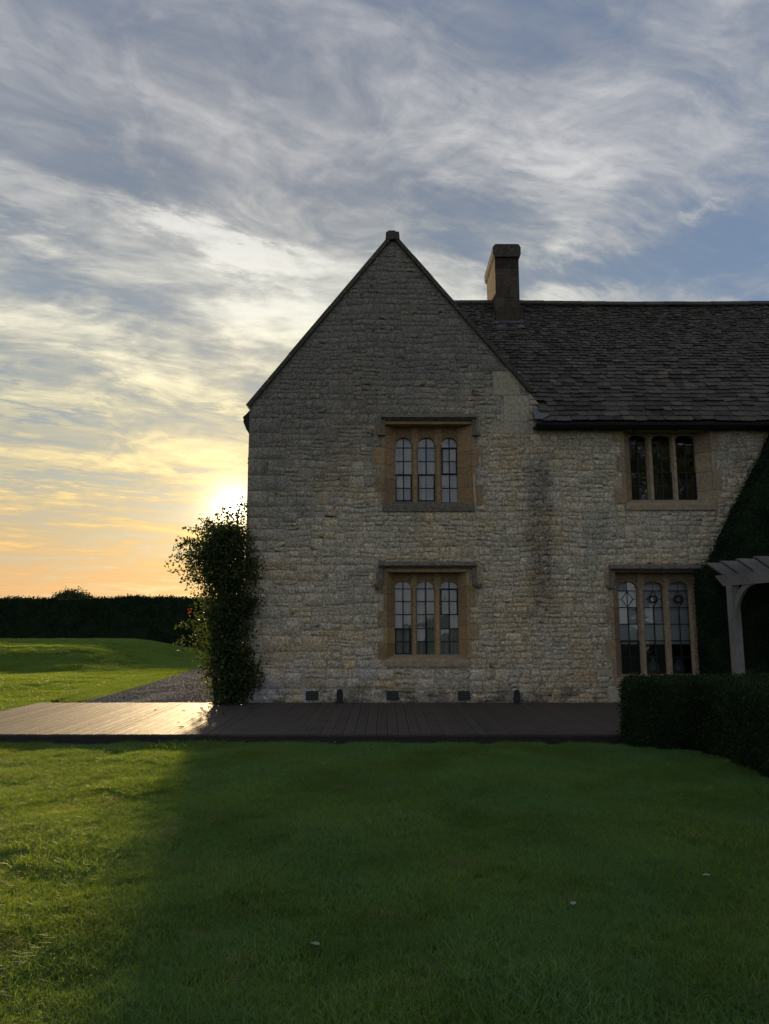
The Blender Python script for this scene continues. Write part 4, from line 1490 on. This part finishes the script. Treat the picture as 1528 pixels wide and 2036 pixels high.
# ---- clipped yew with a sloping side against the wall
yew = empty('clipped_yew', (6.9, 13.5, -0.13), 'large clipped dark yew with a steep sloping side against the house wall', 'yew')
xs0 = P(1387, 1250, 13.4)[0] + 0.22
sx0, sz0 = P(1434, 1106, 13.35); sx1, sz1 = P(1540, 892, 13.35)
sl = (sz1 - sz0) / (sx1 - sx0)
APX = sx1 + 0.75
def yew_fn(x, y, z):
    # below: upright block; above: leaning in to a point
    if z > sz0:
        f = (z - sz0) / (sl * (APX - sx0))
        left = sx0 + (z - sz0) / sl
        right = 2 * APX - left
        x = left + (x - xs0) / (9.6 - xs0) * (right - left)
    else:
        q = sm(sz0 - 0.35, sz0, z)
        x = x + q * (sx0 - xs0) * max(0, 1 - (x - xs0) / 1.5)
    n_ = lump(x, y, z, 1.6, 0.05) + lump(x, y, z, 5.0, 0.02)
    y = y + (n_ if y < 13.7 else 0)
    x = x + n_
    return (x, min(y, 13.93), z)
vf = grid_box(xs0, 9.6, 13.30, 13.93, -0.14, sz0 + sl * (APX - sx0) - 0.15, 0.12, yew_fn)
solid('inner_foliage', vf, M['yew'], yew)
pt = surf_points(*vf, 85000, 0.032)
pt = pt[pt[:, 1] < 13.93]
leaf_mesh('leaf_cover', pt, 0.045, M['yew'], yew, 0.4, 0.4)['kind'] = 'stuff'
b = MB(); b.tube([(7.4, 13.6, -0.15), (7.42, 13.62, 1.2), (7.4, 13.62, 2.6)], [0.11, 0.09, 0.06], 8); b.build('trunk', M['bark'], yew)

# ---- tall hedge across the far lawn
fh = empty('tall_hedge', (-14, 42, 0), 'tall dark hedge with an uneven top closing the lawn behind the mound', 'hedge')
def far_top(x):
    px_ = CX + x / 42.0 * FPX * 1.0
    base = 1192 - 5 * math.exp(-((px_ - 262) / 60) ** 2) - 2 * math.exp(-((px_ - 30) / 40) ** 2) - 3 * math.exp(-((px_ - 345) / 30) ** 2)
    return P(px_, base, 42.0)[1] + 0.06 * mnoise.noise((x * 0.8, 0, 0)) + 0.04 * mnoise.noise((x * 2.3, 4, 0))
def far_fn(x, y, z):
    zt_ = far_top(x)
    z2 = -0.1 + (zt_ + 0.1) * z
    n_ = lump(x, y, z2, 0.7, 0.25) + lump(x, y, z2, 2.2, 0.1)
    return (x, y + (n_ if y < 42.8 else 0), z2)
vf = grid_box(-42.0, 4.0, 41.9, 43.4, 0.0, 1.0, 0.34, far_fn)
# finer vertical grid
vf = (lambda a: a)(vf)
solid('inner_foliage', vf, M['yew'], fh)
pt = surf_points(*vf, 42000, 0.05)
leaf_mesh('leaf_cover', pt, 0.14, M['yew'], fh, 0.5, 0.3)['kind'] = 'stuff'

# ---- tree standing beyond the tall hedge
TY = 115.0
tx0, tz0 = P(143, 1196, TY); tzt = P(143, 1171, TY)[1]
tree = empty('round_tree', (tx0, TY, -0.1), 'round-crowned tree showing over the top of the tall hedge', 'tree')
b = MB(); b.tube([(tx0, TY, -0.2), (tx0 + 0.1, TY, 2.0), (tx0, TY, 4.6)], [0.35, 0.28, 0.18], 8)
for k in range(9):
    a = rng.uniform(0, 6.28)
    b.tube([(tx0, TY, rng.uniform(2.4, 4.4)), (tx0 + 1.3 * math.cos(a), TY + 1.3 * math.sin(a), 5.0), (tx0 + 2.6 * math.cos(a), TY + 2.6 * math.sin(a), 5.8 + rng.uniform(-0.4, 0.6))], [0.13, 0.08, 0.03], 5)
b.build('trunk', M['bark'], tree)
pts = []
cz = tzt - 2.6
for k in range(150):
    v = npr.normal(size=3); v /= np.linalg.norm(v)
    rr = npr.uniform(0.55, 1.0)
    c = np.array([tx0, TY, cz]) + v * np.array([3.7, 3.2, 2.2]) * rr
    if c[2] < cz - 1.6: continue
    pts.append(c + npr.normal(0, 0.36, (70, 3)))
leaf_mesh('crown', np.concatenate(pts), 0.30, M['far_tree'], tree, 0.7, 0.3)

# ---- unseen trees added behind the viewer to give the wing's windows dark reflections
def reflection_tree(x, y, h, r, label):
    t_ = empty('reflection_tree', (x, y, -0.13), label, 'tree', 'unseen trees added for window reflections')
    b = MB(); b.tube([(x, y, -0.2), (x + 0.1, y, h * 0.3), (x, y + 0.1, h * 0.75)], [0.4, 0.3, 0.1], 8)
    for k in range(10):
        a = rng.uniform(0, 6.28); z = h * rng.uniform(0.25, 0.6)
        b.tube([(x, y, z), (x + r * 0.5 * math.cos(a), y + r * 0.5 * math.sin(a), z + 1.2), (x + r * 0.85 * math.cos(a), y + r * 0.85 * math.sin(a), z + 2.4)], [0.14, 0.08, 0.03], 5)
    b.build('trunk', M['bark'], t_)
    pp = []
    for k in range(170):
        v = npr.normal(size=3); v /= np.linalg.norm(v)
        c = np.array([x, y, h * 0.58]) + v * np.array([r, r, h * 0.42]) * npr.uniform(0.3, 1.0)
        pp.append(c + npr.normal(0, 0.45, (75, 3)))
    leaf_mesh('crown', np.concatenate(pp), 0.32, M['far_tree'], t_, 0.7, 0.3)
reflection_tree(18.5, -17.0, 17.0, 5.0, 'tall unseen tree added to darken the reflection in the small window under the eaves')
reflection_tree(12.0, -21.0, 6.0, 3.2, 'low unseen tree added for the reflection in the tall leaded window')

# ---- leafy shrub climbing at the corner of the house
shrub = empty('corner_shrub', (-3.0, 14.1, -0.03), 'tall loose leafy shrub growing up the corner of the house', 'shrub')
PR = [(1398, 428, 486), (1375, 415, 500), (1350, 412, 520), (1325, 403, 516), (1300, 394, 508), (1275, 388, 505), (1250, 386, 506), (1225, 386, 508),
      (1200, 388, 512), (1175, 384, 516), (1150, 366, 518), (1125, 346, 518), (1100, 352, 516), (1075, 366, 510), (1062, 392, 502), (1054, 432, 494)]
SY = 14.05
prof = []
for y_, a, c in PR:
    xa, z = P(a, y_, SY); xb, _ = P(c - 9, y_, 13.8)
    prof.append((z, xa, xb))
prof.sort()
pz = np.array([p_[0] for p_ in prof]); pa = np.array([p_[1] for p_ in prof]); pb = np.array([p_[2] for p_ in prof])
def inside_house(p_): return (p_[:, 0] > LX - 0.03) & (p_[:, 1] > WY - 0.03)
pts = []
# clumps of leaves through the volume
ncl = 1600
for k in range(ncl):
    z = npr.uniform(pz[0] + 0.02, pz[-1])
    a, c = np.interp(z, pz, pa), np.interp(z, pz, pb)
    u = float(np.clip(npr.normal(0.10, 0.50), -1.0, 1.0))
    x = (a + c) / 2 + u * (c - a) / 2 * 0.93
    ry = 0.48 * math.sqrt(max(0.05, 1 - u * u * 0.8))
    y = SY - 0.02 + npr.uniform(-1, 1) * ry
    edge = abs(u)
    n_ = int(npr.uniform(16, 34) * (1.0 if u > -0.35 else 0.38))
    pts.append(np.array([x, y, z]) + npr.normal(0, 1, (n_, 3)) * np.array([0.085, 0.085, 0.095]))
# shoots reaching out beyond the mass
stems = []
shoots = [((430, 1120), (332, 1118)), ((430, 1140), (338, 1134)), ((420, 1100), (345, 1100)), ((430, 1090), (352, 1068)), ((430, 1080), (366, 1048)), ((440, 1070), (398, 1028)),
          ((440, 1070), (404, 1036)), ((450, 1055), (438, 1003)), ((455, 1050), (446, 1008)), ((470, 1050), (480, 992)), ((475, 1050), (486, 996)), ((470, 1045), (468, 1012)),
          ((440, 1080), (420, 1035)), ((410, 1110), (372, 1075)), ((400, 1245), (352, 1243)), ((410, 1270), (346, 1277)), ((410, 1290), (362, 1292)), ((400, 1155), (362, 1150)),
          ((430, 1330), (392, 1325)), ((440, 1350), (400, 1345)), ((490, 1150), (516, 1122)), ((490, 1200), (518, 1190)), ((490, 1330), (522, 1340)), ((420, 1060), (384, 1052)), ((460, 1050), (455, 1015)), ((480, 1040), (474, 998)), ((484, 1040), (489, 1004)), ((430, 1070), (412, 1030)), ((440, 1060), (428, 1018)), ((465, 1045), (461, 1000)), ((390, 1110), (350, 1108)), ((395, 1080), (356, 1082)), ((400, 1085), (344, 1085))]
for (a0, a1), (b0, b1) in shoots:
    yd = rng.uniform(13.8, 14.3) if b0 < 480 else rng.uniform(13.7, 13.88)
    x0, z0 = P(a0, a1, yd); x1, z1 = P(b0, b1, yd)
    pth = []
    for i in range(9):
        f = i / 8
        pth.append(Vector((x0 + (x1 - x0) * f, yd + 0.03 * math.sin(i), z0 + (z1 - z0) * f + 0.05 * math.sin(f * 3.14) - 0.03 * f * f)))
    stems.append((pth, [0.006 * (1 - 0.7 * i / 8) for i in range(9)]))
    for i in range(1, 9):
        f = i / 8
        n_ = int(10 - 4 * f) if b1 > 1025 else int(6 - 2 * f)
        pts.append(np.array(pth[i]) + npr.normal(0, 1, (n_, 3)) * (0.055 - 0.025 * f))
lp = np.concatenate(pts)
lp = lp[(~inside_house(lp)) & (lp[:, 2] > 0.0)]
tn = np.ones((len(lp), 3))
red = npr.uniform(size=len(lp)) < 0.008
tn[red] = (1.7, 0.8, 0.6)
fo = leaf_mesh('foliage', lp, 0.062, M['shrub'], shrub, 0.62, 0.25, tints=tn); fo['kind'] = 'stuff'
for k in range(7):
    bx, by = rng.uniform(-3.25, -2.85), rng.uniform(14.02, 14.25)
    zt_ = rng.uniform(2.2, 3.2)
    txx = np.interp(zt_, pz, (pa + pb) / 2) + rng.uniform(-0.35, 0.1)
    pth = [Vector((bx + (txx - bx) * (i / 8) ** 1.4 + 0.03 * math.sin(i * 1.3 + k), min(by, 14.3) - 0.1 * i / 8, -0.05 + (zt_ + 0.05) * i / 8)) for i in range(9)]
    b = MB(); b.tube(pth, [0.022 * (1 - 0.75 * i / 8) for i in range(9)], 6); b.build('stem', M['bark'], shrub)
b = MB()
for pth, rd in stems: b.tube(pth, rd, 4)
b.build('twig', M['bark'], shrub)
# one red bloom on the left side
bx, bz = P(376, 1216, 14.0)
fl = npr.normal(0, 1, (7, 3)) * np.array([0.02, 0.02, 0.018]) + np.array([bx, 14.0, bz])
M['bloom'] = mat_leaf('red_petals', (0.35, 0.03, 0.04), (0.45, 0.05, 0.06), (0.5, 0.06, 0.06), 0.4)
leaf_mesh('bloom', fl, 0.045, M['bloom'], shrub, 0.8, 0.15)

# ------------------------------------------------------------------ pergola
b = None
pg_dir = Vector((-0.146, 0.989, 0)).normalized()          # along the beam, away from the viewer
pg_out = Vector((0.989, 0.146, 0)).normalized()
pfx, pfz = P(1431, 1166, 13.1)
A0 = Vector((pfx, 13.1, 0))                                # far end of the near beam
perg = empty('oak_pergola', (A0.x + 1.0, 11.6, -0.13), 'weathered grey oak pergola with shaped rafter ends in front of the yew', 'pergola')
bz0, bz1 = pfz, pfz + 0.20
def pbox(name, along0, along1, out0, out1, z0, z1, shape=None, axis='out', tt=1.0):
    """oriented box in pergola space; 'along' counts towards the viewer from A0"""
    b = MB()
    def W(a, o, z): return tuple(A0 - pg_dir * a + pg_out * o + Vector((0, 0, z)))
    if shape is None:
        vs = [W(a, o, z) for z in (z0, z1) for a, o in ((along0, out0), (along1, out0), (along1, out1), (along0, out1))]
        b.add(vs, [(0, 3, 2, 1), (4, 5, 6, 7), (0, 1, 5, 4), (1, 2, 6, 5), (2, 3, 7, 6), (3, 0, 4, 7)], (tt, tt, tt))
    else:
        n = len(shape)
        if axis == 'out':      # outline in (out, z), thickness along
            vs = [W(along0, o, z) for o, z in shape] + [W(along1, o, z) for o, z in shape]
        else:                  # outline in (along, z), thickness out
            vs = [W(a, out0, z) for a, z in shape] + [W(a, out1, z) for a, z in shape]
        b.add(vs, [tuple(range(n)), tuple(range(2 * n - 1, n - 1, -1))] + [(i, i + n, (i + 1) % n + n, (i + 1) % n) for i in range(n)], (tt, tt, tt))
    return b.build(name, M['oak'], perg)
LEN = 3.6
for oo in (0.0, 2.2):
    shp = [(0.10, bz0), (LEN - 0.12, bz0), (LEN, bz1 - 0.02), (LEN, bz1), (-0.12, bz1), (-0.12, bz1 - 0.02)]
    pbox('beam', 0, 0, oo, oo + 0.09, 0, 0, shp, 'along', 0.95)
    for aa in (0.22, LEN - 0.5):
        pbox('post', aa, aa + 0.15, oo - 0.03, oo + 0.12, -0.14, bz0)
        s = 1 if aa < 1 else -1
        a_ = aa + (0.15 if s > 0 else 0)
        N = 8
        outer = []
        for i in range(N + 1):
            q = i / N * math.pi / 2
            outer.append((a_ + s * 0.62 * (1 - math.cos(q)), bz0 - 0.62 + 0.62 * math.sin(q)))
        ext = []
        for i in range(7):
            q = R(59.0 - 28.0 * i / 6)
            ext.append((a_ + s * (0.62 - 0.72 * math.cos(q)), bz0 - 0.62 + 0.72 * math.sin(q)))
        shp = outer + ext
        pbox('brace', 0, 0, oo + 0.02, oo + 0.075, 0, 0, shp, 'along', 0.9)
for k in range(8):
    al = 0.02 + 0.445 * k
    rz0, rz1 = bz1 - 0.015, bz1 + 0.215
    ov = 0.27
    shp = [(-ov + 0.0, rz1), (-ov, rz1 - 0.02), (0.05, rz0), (2.2 + 0.04, rz0), (2.3 + ov, rz1 - 0.02), (2.3 + ov, rz1)]
    pbox('rafter', al, al + 0.07, 0, 0, 0, 0, shp, 'out', rng.uniform(0.9, 1.1))

# ------------------------------------------------------------------ small lights at the wall foot
def uplight(px_, py_top, Y, label):
    x, zt_ = P(px_, py_top, Y)
    rad = 0.056
    prof = [(0.0, zt_)] + [(rad * math.sin(a), zt_ - rad + rad * math.cos(a)) for a in [0.35, 0.7, 1.05, 1.35, 1.5708]] + [(rad, 0.03), (rad * 1.18, 0.026), (rad * 1.18, 0.0)]
    vs, fs = [], []
    S = 16
    z0 = 0.0
    for r_, z_ in prof:
        for i in range(S):
            a = 2 * math.pi * i / S
            vs.append((x + r_ * math.cos(a), Y + r_ * math.sin(a), z_))
    for j in range(len(prof) - 1):
        for i in range(S):
            fs.append((j * S + i, (j + 1) * S + i, (j + 1) * S + (i + 1) % S, j * S + (i + 1) % S))
    root = empty('wall_light', (x, Y, 0), label, 'light', 'small lights at the wall foot')
    mesh_obj('housing', vs, fs, M['iron'], root, smooth=True)
    b = MB(); b.box(x - 0.02, x + 0.02, Y + 0.05, Y + 0.066, zt_ * 0.35, zt_ * 0.6); b.build('mounting_plate', M['iron'], root)
uplight(675, 1370, 13.88, 'black dome-topped wall light between two air vents at the wall foot')
uplight(1027, 1371, 13.88, 'black dome-topped wall light beside the damp stain at the wall foot')
uplight(449, 1371, 13.86, 'black dome-topped wall light under the leafy corner shrub')

# ------------------------------------------------------------------ fallen leaves
def fallen(px_, py_, size, mat, label, group, onz):
    d = ray(px_, py_)
    t_ = (onz - EYE) / d.z
    x, y = d.x * t_, d.y * t_
    z = onz if onz == 0 else (ground_z(x, y) + 0.036 if onz < -0.1 else -0.012)
    n = 5
    ang = rng.uniform(0, 6.28)
    curl = rng.uniform(0.25, 0.5)
    vs, fs = [], []
    for i in range(n + 1):
        f = i / n
        wd = 0.5 * math.sin(math.pi * min(0.97, max(0.03, f)) ** 0.85) * 0.62
        for s in (-1, 0, 1):
            lx, ly = (f - 0.5), s * wd
            lz = curl * (abs(s) * wd * 0.9 + (f - 0.5) ** 2 * 0.6)
            vs.append((x + size * (lx * math.cos(ang) - ly * math.sin(ang)), y + size * (lx * math.sin(ang) + ly * math.cos(ang)), z + 0.002 + size * lz))
    for i in range(n):
        for s in (0, 1):
            fs.append((i * 3 + s, i * 3 + s + 1, i * 3 + s + 4, i * 3 + s + 3))
    o = mesh_obj('fallen_leaf', vs, fs, M[mat], smooth=True, tint=(rng.uniform(0.7, 1.2),) * 3)
    set_props(o, label, 'leaf', group)
for px_, py_ in ((308, 1412), (364, 1413), (353, 1436), (360, 1446), (400, 1408), (418, 1412), (500, 1409), (512, 1411), (548, 1413), (565, 1410), (568, 1413), (630, 1413), (852, 1427), (474, 1415), (445, 1420), (580, 1407)):
    fallen(px_, py_, rng.uniform(0.07, 0.11), 'dry_leaf', 'small dry leaf lying on the dark deck boards', 'dry leaves on the deck', 0.0)
for px_, py_ in ((951, 1474), (968, 1475)):
    fallen(px_, py_, 0.16, 'dry_leaf', 'large curled brown leaf lying on the grass against the deck edge', 'brown leaves at the deck edge', -0.13)
for px_, py_ in ((790, 1484), (797, 1487), (1008, 1470), (1016, 1473), (1062, 1479), (1095, 1490), (1150, 1474), (1175, 1477), (665, 1482), (893, 1484), (1330, 1493), (1367, 1500), (1413, 1577), (1355, 1592), (1388, 1646), (626, 1892), (1140, 1812), (1405, 1757), (1260, 1490), (1445, 1520)):
    fallen(px_, py_, rng.uniform(0.04, 0.062), 'pale_leaf', 'small pale leaf lying in the shaded grass', 'pale leaves on the lawn', -0.13)
for k in range(26):
    x, y = rng.uniform(-3.75, -3.1), rng.uniform(14.0, 14.5)
    q = Vector((x, y, -0.02)) - Vector((0, 0, EYE))
    c, s = math.cos(PITCH), math.sin(PITCH)
    f = q.y * c + q.z * s; u = -q.y * s + q.z * c
    fallen(CX + q.x / f * FPX, CY - u / f * FPX, rng.uniform(0.05, 0.08), 'dry_leaf', 'small orange leaf in the litter below the corner shrub', 'leaf litter under the shrub', -0.001)

# ------------------------------------------------------------------ grass
def grass_patch(name, size, n, hgt, wid, spread):
    base = npr.uniform(-size / 2, size / 2, (n, 2))
    ang = npr.uniform(0, 2 * np.pi, n)
    lean = npr.normal(0, spread, (n, 2))
    h = hgt * np.clip(npr.normal(1, 0.3, n), 0.35, 2.0)
    dx, dy = np.cos(ang) * wid / 2, np.sin(ang) * wid / 2
    z0 = np.full(n, -0.012)
    v = np.zeros((n, 5, 3))
    v[:, 0] = np.stack([base[:, 0] - dx, base[:, 1] - dy, z0], 1)
    v[:, 1] = np.stack([base[:, 0] + dx, base[:, 1] + dy, z0], 1)
    mx = base + lean * (h * 0.35)[:, None]
    v[:, 2] = np.stack([mx[:, 0] + dx * 0.8, mx[:, 1] + dy * 0.8, h * 0.55], 1)
    v[:, 3] = np.stack([mx[:, 0] - dx * 0.8, mx[:, 1] - dy * 0.8, h * 0.55], 1)
    tp = base + lean * (h * 1.0)[:, None]
    v[:, 4] = np.stack([tp[:, 0], tp[:, 1], h * 0.92], 1)
    me = bpy.data.meshes.new(name)
    me.vertices.add(5 * n); me.loops.add(7 * n); me.polygons.add(2 * n)
    me.vertices.foreach_set('co', v.ravel())
    b5 = np.arange(n)[:, None] * 5
    me.loops.foreach_set('vertex_index', (b5 + np.array([0, 1, 2, 3, 3, 2, 4])).ravel())
    ls = np.stack([np.arange(n) * 7, np.arange(n) * 7 + 4], 1).ravel()
    lt = np.tile([4, 3], n)
    me.polygons.foreach_set('loop_start', ls)
    me.polygons.foreach_set('loop_total', lt)
    at = me.color_attributes.new('tint', 'FLOAT_COLOR', 'POINT')
    t_ = np.ones((n, 4))
    t_[:, :3] = np.clip(npr.normal(1, 0.22, (n, 1)), 0.4, 1.8)
    straw = npr.uniform(size=n) < 0.035
    t_[straw, :3] = (1.5, 1.25, 1.2)
    at.data.foreach_set('color', np.repeat(t_, 5, axis=0).ravel())
    me.update(calc_edges=True); me.validate()
    me.materials.append(M['grass'])
    return bpy.data.objects.new(name, me)

def on_lawn(x, y):
    if DX0 - 0.05 < x < DX1 + 0.1 and DY0 - 0.06 < y < 14.05: return False
    if LX - 0.2 < x < XR + 1 and y > 13.8: return False
    if y > 13.9 and x > np.interp(y, [13.98, 18, 23, 30, 40], [-5.75, -5.85, -6.1, -6.9, -8.0]) - 0.02: return False
    return True

def grass_field(name, patches, pts, label):
    src = bpy.data.collections.new(name + '_source')
    for p_ in patches: src.objects.link(p_)
    me = bpy.data.meshes.new(name)
    me.from_pydata([p_[0] for p_ in pts], [], [])
    ra = me.attributes.new('rot', 'FLOAT_VECTOR', 'POINT')
    rots = []
    for (px_, py_, pz_), spin, _s in pts:
        e = 0.25
        nrm = Vector((-(ground_z(px_ + e, py_) - ground_z(px_ - e, py_)) / (2 * e), -(ground_z(px_, py_ + e) - ground_z(px_, py_ - e)) / (2 * e), 1)).normalized()
        if abs(px_ + 6.5) < 0.5: nrm = Vector((0, 0, 1))
        q = nrm.to_track_quat('Z', 'Y') @ Matrix.Rotation(spin, 4, 'Z').to_quaternion()
        rots += list(q.to_euler('XYZ'))
    ra.data.foreach_set('vector', rots)
    for an, idx in (('size', 2),):
        at = me.attributes.new(an, 'FLOAT', 'POINT')
        at.data.foreach_set('value', [p_[idx] for p_ in pts])
    o = bpy.data.objects.new(name, me)
    link(o, (0, 0, 0))
    me.materials.append(M['grass'])
    ng = bpy.data.node_groups.new(name, 'GeometryNodeTree')
    ng.interface.new_socket('Geometry', in_out='INPUT', socket_type='NodeSocketGeometry')
    ng.interface.new_socket('Geometry', in_out='OUTPUT', socket_type='NodeSocketGeometry')
    n_, l_ = ng.nodes, ng.links
    gi, go = n_.new('NodeGroupInput'), n_.new('NodeGroupOutput')
    ci = n_.new('GeometryNodeCollectionInfo')
    ci.inputs['Collection'].default_value = src
    ci.inputs['Separate Children'].default_value = True
    ci.inputs['Reset Children'].default_value = True
    iop = n_.new('GeometryNodeInstanceOnPoints')
    iop.inputs['Pick Instance'].default_value = True
    sp = n_.new('GeometryNodeInputNamedAttribute'); sp.data_type = 'FLOAT_VECTOR'; sp.inputs[0].default_value = 'rot'
    sz = n_.new('GeometryNodeInputNamedAttribute'); sz.data_type = 'FLOAT'; sz.inputs[0].default_value = 'size'
    rv = n_.new('FunctionNodeEulerToRotation')
    l_.new(sp.outputs[0], rv.inputs[0])
    l_.new(gi.outputs[0], iop.inputs['Points'])
    l_.new(ci.outputs[0], iop.inputs['Instance'])
    l_.new(rv.outputs[0], iop.inputs['Rotation'])
    l_.new(sz.outputs[0], iop.inputs['Scale'])
    l_.new(iop.outputs[0], go.inputs[0])
    md = o.modifiers.new('scatter', 'NODES')
    md.node_group = ng
    set_props(o, label, 'grass', kind='stuff')
    return o

# near lawn: fine dense turf
pl = [grass_patch('turf_tile', 0.36, 2300, 0.030, 0.0036, 0.75) for _ in range(6)]
pts = []
y = 2.3
while y < 10.3:
    hw = (y * 0.60) + 0.7
    x = -hw
    while x < min(hw, 5.3):
        xx, yy = x + rng.uniform(-0.06, 0.06), y + rng.uniform(-0.06, 0.06)
        if all(on_lawn(xx + ox, yy + oy) for ox, oy in ((0, 0), (0, 0.15), (0.15, 0), (-0.15, 0))) and not (xx > 3.15 and 9.4 < yy < 10.2) and not (3.9 < xx < 4.75 and yy < 9.8):
            pts.append(((xx, yy, ground_z(xx, yy)), rng.uniform(0, 6.28), rng.uniform(0.85, 1.15) * (1.25 if mnoise.noise((xx * 1.3, yy * 1.3, 9)) > 0.25 else 1.0) * (1.45 if rng.random() < 0.035 or yy > 9.75 and rng.random() < 0.4 else 1.0)))
        x += 0.25
    y += 0.25
for k in range(150):
    yy = 10.2 + 0.16 * k
    if yy > 33: break
    ed = DX0 - 0.23 if yy < 13.95 else float(np.interp(yy, [13.98, 18, 23, 30, 40], [-5.75, -5.85, -6.1, -6.9, -8.0])) - 0.17
    for q in range(4):
        xx = ed - 0.24 * q + rng.uniform(-0.03, 0.03)
        if yy > 13.5 and yy < 14.4 and xx > DX0 - 0.2 and yy < 14.15: continue
        pts.append(((xx, yy + rng.uniform(-0.05, 0.05), ground_z(xx, yy)), rng.uniform(0, 6.28), rng.uniform(1.0, 1.2)))
grass_field('near_grass', pl, pts, 'short shaded turf of the front lawn up to the deck')
# far lawn: larger tufts
pl = [grass_patch('turf_tile_far', 0.8, 2000, 0.038, 0.010, 0.6) for _ in range(4)]
pts = []
y = 9.6
while y < 41:
    x = -y * 0.62 - 1
    st = 0.5 if y < 24 else 0.62
    while x < -5.4:
        xx, yy = x + rng.uniform(-0.15, 0.15), y + rng.uniform(-0.15, 0.15)
        if all(on_lawn(xx + q, yy) for q in (0, 0.38)) and on_lawn(xx, yy + 0.35):
            pts.append(((xx, yy, ground_z(xx, yy)), rng.uniform(0, 6.28), rng.uniform(0.8, 1.15)))
        x += st
    y += st
grass_field('far_grass', pl, pts, 'sunlit turf of the back lawn and the low mound')
